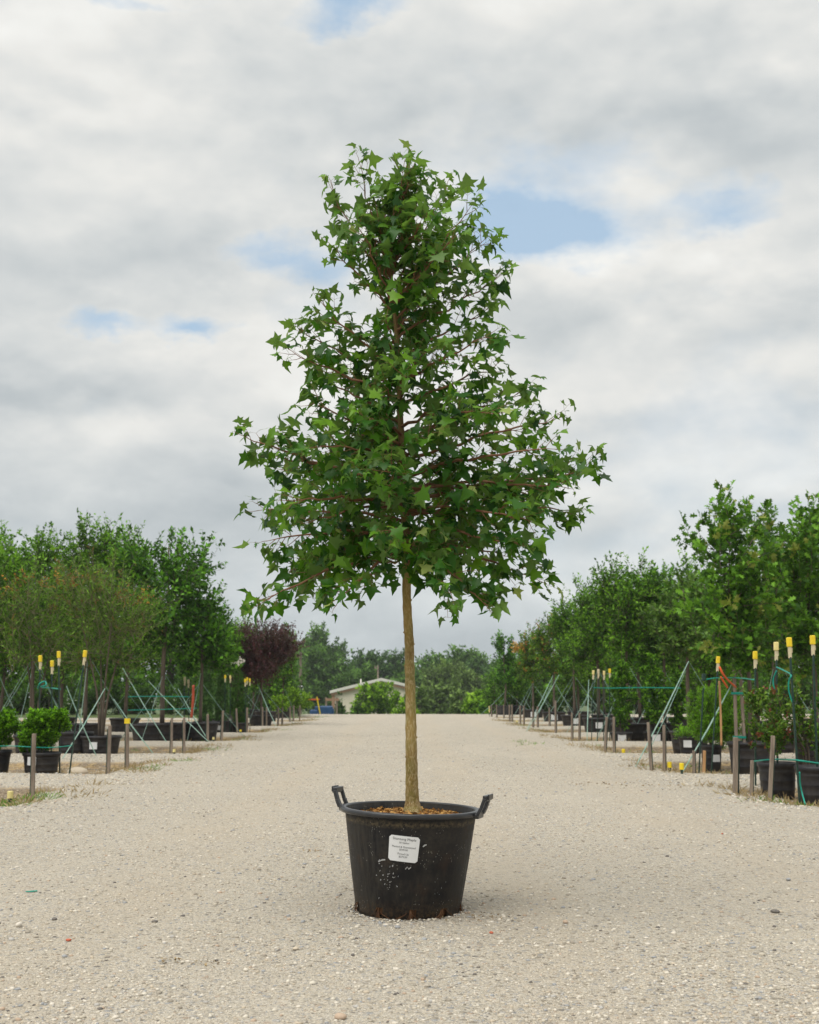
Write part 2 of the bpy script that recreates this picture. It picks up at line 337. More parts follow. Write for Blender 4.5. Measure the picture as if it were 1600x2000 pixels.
# ------------------------------------------------------------------ mesh helpers
def tag(o, label=None, cat=None, group=None, kind=None):
    if label: o['label'] = label
    if cat: o['category'] = cat
    if group: o['group'] = group
    if kind: o['kind'] = kind
    return o
def empty(name, loc=(0, 0, 0), rot=(0, 0, 0)):
    o = bpy.data.objects.new(name, None); COL.objects.link(o); o.location = loc; o.rotation_euler = rot
    o.empty_display_size = .2; return o
def link(name, me, parent=None, mats=(), smooth=False):
    o = bpy.data.objects.new(name, me); COL.objects.link(o)
    for m in mats: me.materials.append(m)
    if smooth: me.polygons.foreach_set('use_smooth', [True]*len(me.polygons))
    if parent: o.parent = parent
    return o
class MB:
    def __init__(s): s.v = []; s.f = []; s.mi = []
    def add(s, vs, fs, mi=0):
        k = len(s.v); s.v += [tuple(p) for p in vs]; s.f += [tuple(i + k for i in f) for f in fs]; s.mi += [mi]*len(fs)
    def box(s, c, size, rz=0, mi=0, M=None):
        c = Vector(c); hx, hy, hz = (q/2 for q in size); vs = []
        Rz = M or Matrix.Rotation(rz, 3, 'Z')
        for dx, dy, dz in ((-1,-1,-1),(1,-1,-1),(1,1,-1),(-1,1,-1),(-1,-1,1),(1,-1,1),(1,1,1),(-1,1,1)):
            vs.append(c + Rz @ Vector((dx*hx, dy*hy, dz*hz)))
        s.add(vs, [(3,2,1,0),(4,5,6,7),(0,1,5,4),(1,2,6,5),(2,3,7,6),(3,0,4,7)], mi)
    def bar(s, a, b, wx, wy, mi=0):
        a, b = Vector(a), Vector(b); d = (b - a); q = d.to_track_quat('Z', 'Y').to_matrix()
        s.box((a+b)/2, (wx, wy, d.length), M=q, mi=mi)
    def tube(s, pts, rad, n=8, mi=0, cap=True):
        pts = [Vector(p) for p in pts]; vs = []; fs = []
        if not hasattr(rad, '__len__'): rad = [rad]*len(pts)
        u = None
        for i, p in enumerate(pts):
            d = (pts[min(i+1, len(pts)-1)] - pts[max(i-1, 0)]).normalized()
            if u is None: u = d.orthogonal().normalized()
            u = (u - d*u.dot(d)).normalized(); v_ = d.cross(u)
            for k in range(n):
                t = 2*math.pi*k/n; vs.append(p + (u*math.cos(t) + v_*math.sin(t))*rad[i])
        for i in range(len(pts)-1):
            for k in range(n):
                a = i*n + k; b2 = i*n + (k+1) % n; fs.append((a, b2, b2+n, a+n))
        if cap: fs.append(tuple(range(n))[::-1]); fs.append(tuple(range((len(pts)-1)*n, len(pts)*n)))
        s.add(vs, fs, mi)
    def lathe(s, prof, n=48, mi=0, skip=None, c=(0, 0, 0)):
        vs = []; fs = []
        for r, z_ in prof:
            for k in range(n):
                t = 2*math.pi*k/n; vs.append((c[0] + r*math.cos(t), c[1] + r*math.sin(t), c[2] + z_))
        for i in range(len(prof)-1):
            for k in range(n):
                if skip and skip(i, k): continue
                fs.append((i*n+k, i*n+(k+1) % n, (i+1)*n+(k+1) % n, (i+1)*n+k))
        s.add(vs, fs, mi)
    def build(s, name, mats, parent=None, smooth=False):
        me = bpy.data.meshes.new(name); me.from_pydata(s.v, [], s.f)
        if not isinstance(mats, (list, tuple)): mats = [mats]
        o = link(name, me, parent, mats, smooth)
        if len(mats) > 1: me.polygons.foreach_set('material_index', s.mi)
        me.update(); return o
def npmesh(name, V, Fc, tint=None, mi=None):
    """V (n,3), Fc (m,k) arrays"""
    me = bpy.data.meshes.new(name); m, k = Fc.shape
    me.vertices.add(len(V)); me.vertices.foreach_set('co', V.astype(np.float32).ravel())
    me.loops.add(m*k); me.loops.foreach_set('vertex_index', Fc.astype(np.int32).ravel())
    me.polygons.add(m); me.polygons.foreach_set('loop_start', (np.arange(m)*k).astype(np.int32))
    if mi is not None: me.polygons.foreach_set('material_index', mi.astype(np.int32))
    me.update(calc_edges=True)
    if tint is not None:
        at_ = me.attributes.new('tint', 'FLOAT', 'FACE'); at_.data.foreach_set('value', tint.astype(np.float32))
    return me
def nrm(a): return a / np.maximum(np.linalg.norm(a, axis=-1, keepdims=True), 1e-9)
def stamp(tv, tf, P, D, Nn, S, curl=None, widen=None):
    """stamp template (x across, y along, z normal) at P with direction D, normal Nn, size S"""
    D = nrm(D); X = nrm(np.cross(D, Nn)); Z = np.cross(X, D)
    n = len(P); tv = np.asarray(tv, float)
    x = tv[None, :, 0]; y = tv[None, :, 1]; z = tv[None, :, 2]
    if widen is not None: x = x * widen[:, None]
    if curl is not None: z = z * curl[:, None]
    V = P[:, None, :] + S[:, None, None]*(x[..., None]*X[:, None, :] + y[..., None]*D[:, None, :] + z[..., None]*Z[:, None, :])
    tf = np.asarray(tf); Fc = (np.arange(n)*len(tv))[:, None, None] + tf[None]
    return V.reshape(-1, 3), Fc.reshape(-1, tf.shape[1])
# leaf templates: quads
SIMPLE = ([(0,0,0), (.26,.35,.10), (0,.45,0), (-.26,.35,.10), (.16,.78,.02), (0,1,-.12), (-.16,.78,.02)], [(0,1,4,2), (0,2,6,3), (2,4,5,5), (2,5,6,6)])
SIMPLE = ([(0,0,0), (.27,.42,.10), (0,1,-.10), (-.27,.42,.10), (0,.45,0)], [(0,1,4,4), (0,4,3,3)])
SIMPLE = ([(0,0,0), (.27,.42,.09), (0,1,-.08), (0,.5,0), (-.27,.42,.09)], [(0,1,2,3), (0,3,2,4)])
NARROW = ([(0,0,0), (.10,.4,.04), (0,1,-.12), (0,.5,0), (-.10,.4,.04)], [(0,1,2,3), (0,3,2,4)])
LOBED = ([(0,0,0), (.16,.18,.05), (.10,.30,.02), (.38,.45,.12), (.14,.55,.02), (.26,.80,.05), (.06,.80,0), (0,1,-.1), (0,.5,0),
          (-.16,.18,.05), (-.10,.30,.02), (-.38,.45,.12), (-.14,.55,.02), (-.26,.80,.05), (-.06,.80,0)],
         [(0,1,2,8), (2,3,4,8), (4,5,6,8), (6,7,8,8)][:3] + [(0,8,10,9), (10,8,12,11), (12,8,14,13), (6,7,14,8)])
def shoots(S, D, L, K=5, bend=.25, jit=.03):
    t = np.linspace(0, 1, K)[None, :, None]
    n = len(S); b = rng.normal(0, 1, (n, 3))*.35 + np.array([0, 0, bend*1.5])
    P = S[:, None] + D[:, None]*L[:, None, None]*t + b[:, None]*L[:, None, None]*(t**2)*bend
    return P
def stems(P, r0, r1):
    n, K, _ = P.shape
    T_ = np.gradient(P, axis=1); T_ = nrm(T_)
    A = nrm(np.cross(T_, np.array([.3, .5, .81]))); B = np.cross(T_, A)
    rr = np.linspace(0, 1, K)[None, :, None]; rad = (np.asarray(r0)[:, None, None]*(1-rr) + np.asarray(r1)[:, None, None]*rr)
    vs = [P + rad*(A*math.cos(q) + B*math.sin(q)) for q in (0, 2.094, 4.189)]
    V = np.stack(vs, axis=2).reshape(-1, 3)
    base = (np.arange(n)*K*3)[:, None, None] + (np.arange(K-1)*3)[None, :, None]
    q = np.array([[0, 1, 4, 3], [1, 2, 5, 4], [2, 0, 3, 5]])
    Fc = (base[..., None] + q[None, None]).reshape(-1, 4)
    return V, Fc
def crown(name, parent, lumps, lm, tmpl=SIMPLE, ls=.07, nsh=300, L=(.3, .7), per=30, up=.5, spread=.45, stem=bark_bg, sr=.005, extra=None, core=.5, flat=.6, tint_bias=0, droop=0):
    """leafy shoots growing out of a set of ellipsoid lumps; leaves are real faces along every shoot"""
    lumps = np.array(lumps, float); vol = lumps[:, 3]*lumps[:, 4]*lumps[:, 5]; pr = vol**.8; pr /= pr.sum()
    ix = rng.choice(len(lumps), nsh, p=pr); c = lumps[ix, :3]; r = lumps[ix, 3:6]
    u = nrm(rng.normal(0, 1, (nsh, 3))); rad = rng.uniform(core**2, 1, nsh)**.5*.9
    Ls = rng.uniform(L[0], L[1], nsh)
    S = c + u*r*rad[:, None]
    main = lumps[:, :3].mean(0)
    out = nrm(.6*u + .4*nrm(S - main + 1e-6))
    D = nrm(out + np.array([0, 0, up]) + rng.normal(0, spread, (nsh, 3)))
    S = S - D*(Ls*.55)[:, None]
    P = shoots(S, D, Ls, 5, .25)
    V1, F1 = stems(P, np.full(nsh, sr), np.full(nsh, sr*.3))
    cnt = np.maximum(3, (per*Ls/np.mean(L)).astype(int)); ii = np.repeat(np.arange(nsh), cnt); n = len(ii)
    t = rng.uniform(.08, 1.02, n)*4; k = np.minimum(t.astype(int), 3); fr = (t-k)[:, None]
    pos = P[ii, k]*(1-fr) + P[ii, k+1]*fr; dd = nrm(P[ii, k+1] - P[ii, k])
    side = nrm(rng.normal(0, 1, (n, 3))); ld = nrm(dd*.55 + side*.9 + np.array([0, 0, .1 - droop]))
    nn = nrm(np.array([0, 0, flat]) + rng.normal(0, .5, (n, 3)) + side*.15)
    pos = pos + side*ls*.15
    S_ = ls*rng.uniform(.65, 1.25, n)
    V2, F2 = stamp(tmpl[0], tmpl[1], pos, ld, nn, S_, rng.uniform(.3, 1.8, n))
    tl = np.clip(rng.normal(.45, .27, n) + (rng.normal(0, .16, nsh))[ii] + tint_bias + .12*(t/4 - .5), 0, .93)
    tl[rng.random(n) < .0] = 1
    fresh = rng.random(nsh) < .1; tl[fresh[ii] & (t > 2)] += .25
    tl = np.clip(tl, 0, .93)
    acc = (rng.random(n) < .02) | ((rng.random(nsh) < .12)[ii] & (t > 2.9)); tl[acc] = 1.0
    V = np.vstack([V1, V2]); Fc = np.vstack([F1, F2 + len(V1)])
    tint = np.concatenate([np.zeros(len(F1)), np.repeat(tl, len(tmpl[1]))])
    mi = np.concatenate([np.ones(len(F1)), np.zeros(len(F2))])
    me = npmesh(name, V, Fc, tint, mi)
    return link(name, me, parent, [lm, stem])

# ------------------------------------------------------------------ ground
BEDS = [(10.9, 13.5), (15.3, 18.3), (20.1, 23.2), (25.1, 28.2), (30.4, 33.6), (35.8, 39.0), (41.2, 44.4), (46.6, 50.0)]
def sm(a, b, x): t = np.clip((x-a)/(b-a), 0, 1); return t*t*(3-2*t)
def wob(x, y, s=1.0):
    return (np.sin(x*1.7*s+y*.9*s+1.3)+np.sin(x*-2.9*s+y*2.3*s+.4)+np.sin(x*5.1*s+y*4.3*s)*.6+np.sin(x*9.7*s-y*7.9*s)*.35)/2.95
def bedmask(x, y):
    x = np.asarray(x, float); y = np.asarray(y, float); m = np.zeros(np.broadcast(x, y).shape)
    ed = np.where(x > 0, 3.25, 3.55) + .18*wob(x, y, .8)
    side = sm(0, .75, np.abs(x) - ed)
    for a, b_ in BEDS:
        aa = a + .12*wob(x, y*0+a, 1.3); bb = b_ + .12*wob(x+5, y*0+a, 1.1)
        m = np.maximum(m, sm(aa, aa+.16, y)*(1-sm(bb-.3, bb+.25, y)))
    return m*side
def gz(x, y):
    x = np.asarray(x, float); y = np.asarray(y, float)
    z = -.10*bedmask(x, y) + .010*wob(x, y, .5)*sm(7, 12, np.hypot(x, y-0))
    t = np.clip(y-53.5, 0, 60); z = z - np.where(t < 6, t*t/12*.085, (t-3)*.085)
    z = np.maximum(z, -3.6)
    return z
def G(x, y): return float(gz(x, y))
xd = np.arange(-9, 9.01, .12); xo = 9 + np.cumsum(.3*1.22**np.arange(34))
xs_ = np.concatenate([-xo[::-1], xd, xo])
yd = np.concatenate([np.arange(2, 60, .11)]); yo = 60 + np.cumsum(.5*1.17**np.arange(36)); yb = 2 - np.cumsum(.5*1.25**np.arange(20))
ys_ = np.concatenate([yb[::-1], yd, yo])
XX, YY = np.meshgrid(xs_, ys_); ZZ = gz(XX, YY)
V = np.stack([XX, YY, ZZ], -1).reshape(-1, 3); nx, ny = len(xs_), len(ys_)
I = np.arange(nx*ny).reshape(ny, nx)
Fc = np.stack([I[:-1, :-1], I[:-1, 1:], I[1:, 1:], I[1:, :-1]], -1).reshape(-1, 4)
me = npmesh('ground', V, Fc)
for nm, vals in (('bed', bedmask(XX, YY)), ('turf', np.maximum(sm(56, 62, YY), sm(46, 50, YY)*sm(-4.2, -5.2, XX)))):
    a_ = me.attributes.new(nm, 'FLOAT', 'POINT'); a_.data.foreach_set('value', vals.astype(np.float32).ravel())
tag(link('ground', me, None, [grav_m], True), 'pale crushed gravel road and planting beds running to the crest', 'ground', kind='structure')

# loose stones lying on the gravel
ico_v = []
ph = (1+5**.5)/2
for a in (-1, 1):
    for b_ in (-ph, ph): ico_v += [(0, a, b_), (a, b_, 0), (b_, 0, a)]
ico_v = np.array(ico_v, float); ico_v /= np.linalg.norm(ico_v[0])
import itertools
ed = np.linalg.norm(ico_v[:, None]-ico_v[None], axis=-1); em = ed[ed > .1].min()*1.05
ico_f = []
for i, j, k in itertools.combinations(range(12), 3):
    if ed[i, j] < em and ed[j, k] < em and ed[i, k] < em:
        nn_ = np.cross(ico_v[j]-ico_v[i], ico_v[k]-ico_v[i])
        ico_f.append((i, j, k) if nn_.dot(ico_v[i]) > 0 else (i, k, j))
ico_f = np.array(ico_f)
def stones(name, P, r, tint, fl=(.4, .8), parent=None):
    n = len(P); sc3 = np.stack([rng.uniform(.7, 1.35, n), rng.uniform(.7, 1.2, n), rng.uniform(*fl, n)], -1)*r[:, None]
    V = ico_v[None]*rng.uniform(.72, 1.18, (n, 12, 1))*sc3[:, None]
    a = rng.uniform(0, 6.28, n); ca, sa = np.cos(a)[:, None], np.sin(a)[:, None]
    V = np.stack([V[..., 0]*ca - V[..., 1]*sa, V[..., 0]*sa + V[..., 1]*ca, V[..., 2]], -1) + P[:, None]
    Fc = (np.arange(n)*12)[:, None, None] + ico_f[None]
    return npmesh(name, V.reshape(-1, 3), Fc.reshape(-1, 3), np.repeat(tint, 20))
n = 115000
yy_ = 3.2 + 27*rng.random(n)**2.0; xx_ = rng.uniform(-1, 1, n)*(.36*yy_+.35)
clump = wob(xx_, yy_, 1.1) + .6*wob(xx_+9, yy_-3, 2.7)
keep = rng.random(n) < (.55 + .35*clump); keep &= (np.hypot(xx_, yy_-5.82) > .30)
xx_, yy_ = xx_[keep], yy_[keep]; n = len(xx_)
r_ = np.clip(.0044*np.exp(rng.normal(0, .45, n)), .002, .0125)*(.8 + np.minimum(yy_, 14)*.04)
P = np.stack([xx_, yy_, gz(xx_, yy_) + r_*.12], -1)
tag(link('loose_gravel', stones('loose_gravel', P, r_, rng.random(n)), None, [stone_m], True), 'loose pale limestone chips scattered over the road surface', 'gravel', kind='stuff')
# mound gravel on the aisle ends by the beds
n = 9000
k_ = rng.integers(0, 3, n); yy_ = np.choose(k_, [10.4, 13.4, 18.2]) + rng.uniform(0, 1.9, n); sgn = rng.choice([-1, 1], n); xx_ = sgn*(3.0 + 3.6*rng.random(n))
r_ = np.clip(.010*np.exp(rng.normal(0, .35, n)), .005, .03)
kp = bedmask(xx_, yy_) < .35; xx_, yy_, r_ = xx_[kp], yy_[kp], r_[kp]
tag(link('aisle_gravel', stones('aisle_gravel', np.stack([xx_, yy_, gz(xx_, yy_)+r_*.1], -1), r_, rng.random(len(r_))), None, [stone_m], True), 'coarser pale gravel mounded on the aisles beside the beds', 'gravel', kind='stuff')
# dry grass and weeds on the bed edges
def tufts(name, pts, hgt, lm, label, cat, per=26, sprd=.09):
    n = len(pts)*per; c_ = np.repeat(pts, per, 0); off = rng.normal(0, sprd, (n, 2))
    p = np.stack([c_[:, 0]+off[:, 0], c_[:, 1]+off[:, 1], np.zeros(n)], -1); p[:, 2] = gz(p[:, 0], p[:, 1]) - .005
    d = nrm(np.stack([off[:, 0]*6+rng.normal(0, .5, n), off[:, 1]*6+rng.normal(0, .5, n), rng.uniform(.35, 1.1, n)], -1))
    tv = ([(-.035, 0, 0), (.035, 0, 0), (.02, .6, -.05), (0, 1, -.22)], [(0, 1, 2, 3)])
    V, Fc = stamp(tv[0], tv[1], p, d, rng.normal(0, 1, (n, 3)), hgt*rng.uniform(.5, 1.3, n))
    o_ = link(name, npmesh(name, V, Fc, np.clip(rng.normal(.5, .25, n), 0, .93)), None, [lm])
    return tag(o_, label, cat, kind='stuff')
pts = []
for a, b_ in BEDS[:7]:
    for sgn in (-1, 1):
        e = 3.3 if sgn > 0 else 3.6
        for _ in range(36):
            pts.append((sgn*(e + .25 + abs(random.gauss(0, 1.3))), random.choice([a+.25+abs(random.gauss(0, .35)), random.uniform(a, b_)])))
        for _ in range(16): pts.append((sgn*(e+.1+random.gauss(0, .2)), random.uniform(a, b_)))
tufts('dry_grass', np.array(pts), .085, LM['grass'], 'tan dry grass tufts along the edges of the planting beds', 'grass', 22)
pts = [(-4.05+random.gauss(0, .3), 11.7+random.gauss(0, .35)) for _ in range(26)] + [(3.9+random.gauss(0, .25), 11.2+random.gauss(0, .2)) for _ in range(10)]
for a, b_ in BEDS[1:8]:
    for sgn in (-1, 1):
        for _ in range(5): pts.append((sgn*(3.3+abs(random.gauss(0, .9))), random.uniform(a, b_)))
pts += [(2.35+random.gauss(0, .2), 24+random.gauss(0, .5)) for _ in range(4)] + [(random.uniform(-9, -4.4), random.uniform(46, 52)) for _ in range(150)]
tufts('green_weeds', np.array(pts), .07, LM['weed'], 'low green weeds growing in the bed edges', 'weeds', 26)

# ------------------------------------------------------------------ THE MAPLE
YM = 5.82
root = empty('potted_maple', (0, YM, 0))
tag(root, 'tall young maple with star shaped leaves in a scuffed black tub mid road', 'potted tree')
px0 = at(797, 1778, YM).x; PS = 1.015
pot = MB()
prof = [(.001, .012), (.225, .006), (.241, .0), (.2475, .010), (.2510, .045), (.2512, .0455), (.281, .24), (.3085, .440), (.3085, .446), (.3085, .462), (.312, .466)]
inner = [(.305, .470), (.297, .440), (.288, .40)]
NS = 150
notch = {int(NS*(a % 360)/360) for a in (198, 237, 272, 309, 345, 20, 60, 100, 140, 170)}
def skip(i, k): return i in (2, 3) and any((k - q) % NS in (0, 1, 2) for q in notch)
pot.lathe(prof + inner, NS, skip=skip)
potR = empty('pot_frame')  # placeholder removed below
bpy.data.objects.remove(potR)
pot_o = pot.build('pot', pot_m, root, True)
rm = MB()
rp = [(.3086, .452), (.326, .452), (.3320, .454), (.3345, .459), (.3345, .469), (.3315, .4745), (.322, .476), (.309, .475), (.3055, .468), (.302, .44)]
rm.lathe(rp, 128); rim_o = rm.build('rim', rim_m, pot_o, True)
for side in (-1, 1):
    hm = MB(); ca = -18 if side > 0 else 162        # handle azimuth, turned a little
    A = R(ca); er = Vector((math.cos(A), math.sin(A), 0)); et = Vector((-math.sin(A), math.cos(A), 0))
    for s_ in (-1, 1):
        p0 = er*.318 + et*s_*.046 + Vector((0, 0, .455)); p1 = er*.340 + et*s_*.046 + Vector((0, 0, .462)); p2 = er*.356 + et*s_*.044 + Vector((0, 0, .495)); p3 = er*.370 + et*s_*.042 + Vector((0, 0, .536))
        for a_, b_, ww in ((p0, p1, .030), (p1, p2, .028), (p2, p3, .024)): hm.bar(a_, b_ + (b_-a_)*.06, ww, .016)
    hm.bar(er*.373 - et*.048 + Vector((0, 0, .540)), er*.373 + et*.048 + Vector((0, 0, .540)), .022, .026)
    hm.bar(er*.388 - et*.040 + Vector((0, 0, .545)), er*.388 + et*.040 + Vector((0, 0, .545)), .008, .026)
    hm.bar(er*.334 - et*.048 + Vector((0, 0, .459)), er*.334 + et*.048 + Vector((0, 0, .459)), .022, .030)
    ho = hm.build('handle', rim_m, pot_o); bv = ho.modifiers.new('bevel', 'BEVEL'); bv.width = .0035; bv.segments = 2
# root mass behind drain notches and soil
so_ = MB(); so_.lathe([(.001, .01), (.236, .011), (.2455, .05), (.232, .07)], 64)
root_m = noisy('matted_roots', (.05, .022, .010), (.15, .07, .028), .9, 50, (1, 1, .5), bump=.8, bd=.006)
tag(so_.build('root_mass', root_m, root), 'rusty brown roots showing through the drain slots')
for a in (237, 272, 309, 345, 198):
    A = R(a); rb = MB(); er = Vector((math.cos(A), math.sin(A), 0)); et = Vector((-math.sin(A), math.cos(A), 0))
    for q in range(9):
        off = random.gauss(0, .013); h0 = random.uniform(.02, .055)
        rb.tube([er*.246 + et*(off*.3) + Vector((0, 0, h0)), er*.2540 + et*(off*.8) + Vector((0, 0, h0*.6)), er*(.254+random.uniform(0, .007)) + et*off*2.0 + Vector((0, 0, .002))], .0014, 4)
    rb.build('root_tuft', root_m, root)
sl = MB(); sl.lathe([(.001, .444), (.12, .442), (.22, .436), (.2855, .426), (.2905, .39)], 96)
soil_o = sl.build('soil', soil_m, root, True)
# bark chips
n = 1500; a_ = rng.uniform(0, 6.283, n); rr_ = .27*rng.random(n)**.62; 
cp = np.stack([rr_*np.cos(a_), rr_*np.sin(a_), .447 - .15*(rr_/.285)**2*.08 + rng.uniform(-.002, .008, n)], -1)
chip = ([(-.3, -.5, 0), (.3, -.45, .05), (.25, .5, 0), (-.25, .5, .06)], [(0, 1, 2, 3)])
Vc, Fcc = stamp(chip[0], chip[1], cp, rng.normal(0, 1, (n, 3))*np.array([1, 1, .35]), rng.normal(0, .5, (n, 3)) + np.array([0, 0, 1]), rng.uniform(.012, .030, n))
chip_m = leaf_mat('bark_chip', (.05, .025, .012), (.40, .19, .045), (.62, .37, .12), .02, .85)
mu = link('mulch', npmesh('mulch', Vc, Fcc, np.clip(rng.beta(1.2, 1.2, n), 0, .93)), soil_o, [chip_m]); mu['kind'] = 'stuff'; mu['label'] = 'orange brown bark chips on the soil'
# price tag and its text, bent round the pot wall
TAGA = R(-90) - .095
def on_pot(u, v_, off=.0015):       # u across (m), v up (m) from the pot base along the wall
    r = .2520 + (v_-.0455)*(.3085-.2512)/(.44-.0455) + off
    a = TAGA + u/.293
    return Vector((math.cos(a)*r, math.sin(a)*r, v_))
tagrot = -.075; TC = (0, .318)
def tp(u, v_, off): 
    c_, s_ = math.cos(tagrot), math.sin(tagrot)
    return on_pot(TC[0] + u*c_ - v_*s_, TC[1] + u*s_ + v_*c_, off)
tg = MB(); hw, hh, rr = .0675, .0575, .009
def rrect(hw, hh, rr):
    o_ = []
    for cx, cy, a0 in ((hw-rr, hh-rr, 0), (-hw+rr, hh-rr, 90), (-hw+rr, -hh+rr, 180), (hw-rr, -hh+rr, 270)):
        for q in range(5): a = R(a0 + q*22.5); o_.append((cx+rr*math.cos(a), cy+rr*math.sin(a)))
    return o_
cols_ = 14
vs = []; fs = []
us = np.linspace(-hw, hw, cols_+1)
for u in us:
    e = max(0, abs(u) - (hw-rr)); dy = hh - (rr - math.sqrt(max(0, rr*rr - e*e)))
    for v_ in (-dy, dy):
        for off in (.0015, .0045): vs.append(tp(u, v_, off))
for i in range(cols_):
    a = i*4; b_ = a+4
    fs += [(a+1, b_+1, b_+3, a+3), (a, a+2, b_+2, b_), (a, b_, b_+1, a+1), (a+2, a+3, b_+3, b_+2)]
fs += [(0, 1, 3, 2), (cols_*4, cols_*4+2, cols_*4+3, cols_*4+1)]
tg.add(vs, fs); tag_o = tg.build('price_tag', white_m, pot_o)
def text_mesh(lines):
    out = MB()
    for txt, size, yy0 in lines:
        cu = bpy.data.curves.new('t', 'FONT'); cu.body = txt; cu.size = size; cu.align_x = 'CENTER'; cu.resolution_u = 2
        to = bpy.data.objects.new('t', cu); COL.objects.link(to)
        dg = bpy.context.evaluated_depsgraph_get(); dg.update()
        m_ = bpy.data.meshes.new_from_object(to.evaluated_get(dg))
        vs = [tp(v.co.x, v.co.y + yy0, .0052) for v in m_.vertices]
        out.add(vs, [tuple(p.vertices) for p in m_.polygons])
        bpy.data.objects.remove(to); bpy.data.curves.remove(cu); bpy.data.meshes.remove(m_)
    return out
ink = mat('tag_ink', (.045, .045, .05), .6)[0]
tm = text_mesh([("Shantung Maple", .0165, .0385), ("30 Gallon", .0115, .0235), ("Planted & Guaranteed", .0118, .0045), ("$549.00", .0118, -.0080), ("Picked Up", .0125, -.0270), ("$375.00", .0118, -.0400)])
tx = tm.build('tag_text', ink, pot_o)
# torn clear film round the tag
film = MB()
film_m, T, b = mat('clear_film', (.5, .52, .54), .15, 0, .8); 
def ribbon(pts_, wd):
    vs = []; fs = []
    for i, (u, v_) in enumerate(pts_):
        du = pts_[min(i+1, len(pts_)-1)][0]-pts_[max(i-1, 0)][0]; dv = pts_[min(i+1, len(pts_)-1)][1]-pts_[max(i-1, 0)][1]; l_ = math.hypot(du, dv)
        ww = wd*random.uniform(.5, 1.2); vs += [tp(u-dv/l_*ww, v_+du/l_*ww, .0025+random.uniform(0, .003)), tp(u+dv/l_*ww, v_-du/l_*ww, .0012)]
    for i in range(len(pts_)-1): fs.append((i*2, i*2+1, i*2+3, i*2+2))
    film.add(vs, fs)
ribbon([(-.118, -.074), (-.106, -.067), (-.095, -.062), (-.083, -.060)], .0035)
ribbon([(.085, .018), (.093, .026), (.100, .028)], .0035)
ribbon([(.016, -.090), (.024, -.078), (.032, -.088), (.041, -.078)], .0022)
for q in range(30):
    u, v_ = random.gauss(-.075, .03), random.gauss(-.135, .035); ribbon([(u, v_), (u+random.uniform(.001, .005), v_+random.uniform(.002, .008))], random.uniform(.0008, .0022))
for q in range(10):
    u, v_ = random.gauss(.20, .014), random.gauss(-.165, .03); ribbon([(u, v_), (u+random.uniform(-.002, .003), v_+random.uniform(.003, .009))], random.uniform(.0006, .0016))
fo = film.build('torn_film', film_m, pot_o); fo['kind'] = 'stuff'
# lean the tub a touch
for o_ in (pot_o,): pass
# trunk
LEAD = [(806, 1600, 21), (806, 1579, 17.5), (805.5, 1564, 14.0), (804.5, 1530, 12.3), (804, 1490, 11.6), (803, 1440, 11.2), (802.5, 1390, 10.6), (801, 1330, 10.0), (800, 1290, 9.7), (799.5, 1255, 9.5), (797, 1215, 9.2), (794.5, 1165, 8.7),
        (794, 1110, 8.6), (792, 1050, 8.2), (790, 980, 7.8), (787, 900, 7.0), (783, 830, 6.2), (779, 760, 5.6), (776, 690, 5.0), (773, 630, 4.4), (766, 570, 3.6), (765, 500, 3.0), (773, 430, 2.4), (786, 360, 1.8), (803, 292, 1.0)]
KPX = 5.82/ (F*math.cos(PITCH))  # metres per pixel near the trunk (approx)
lead = []; lrad = []
for i, (a, b_, c_) in enumerate(LEAD):
    d_ = .03*math.sin(i*.9); p = at(a, b_, YM + d_); lead.append(p - Vector((0, YM, 0))); lrad.append(c_*.00246)
def interp(py):
    for i in range(len(LEAD)-1):
        if LEAD[i][1] >= py >= LEAD[i+1][1]:
            t = (LEAD[i][1]-py)/(LEAD[i][1]-LEAD[i+1][1]); return lead[i].lerp(lead[i+1], t), lrad[i]*(1-t)+lrad[i+1]*t
    return lead[-1], lrad[-1]
def smooth_pts(P_, R_, k=4):
    oP, oR = [], []
    for i in range(len(P_)-1):
        p0, p1, p2, p3 = P_[max(i-1, 0)], P_[i], P_[i+1], P_[min(i+2, len(P_)-1)]
        for q in range(k):
            t = q/k; oP.append(.5*((2*p1)+(p2-p0)*t+(2*p0-5*p1+4*p2-p3)*t*t+(3*p1-p0-3*p2+p3)*t**3)); oR.append(R_[i]*(1-t)+R_[i+1]*t)
    oP.append(P_[-1]); oR.append(R_[-1]); return oP, oR
tP, tR = smooth_pts(lead, lrad, 5)
tR = [r*(1+.035*math.sin(i*1.7)+.03*random.uniform(-1, 1)) for i, r in enumerate(tR)]
trk = MB(); trk.tube(tP, tR, 20)
for px_, py_, s_ in ((801, 1172, 1), (800, 1140, 1), (807, 1258, 1), (789, 1235, -1), (791, 1300, -1), (811, 1340, 1), (815, 1440, 1), (794, 1478, -1)):
    c0, r0 = interp(py_); 
    trk.tube([c0 + Vector((s_*r0*.6, -.003, -.012)), c0 + Vector((s_*r0*.93, -.004, 0)), c0 + Vector((s_*r0*.6, -.003, .012))], [.004, .0065, .004], 8)
trk.build('trunk', bark_m, root, True)
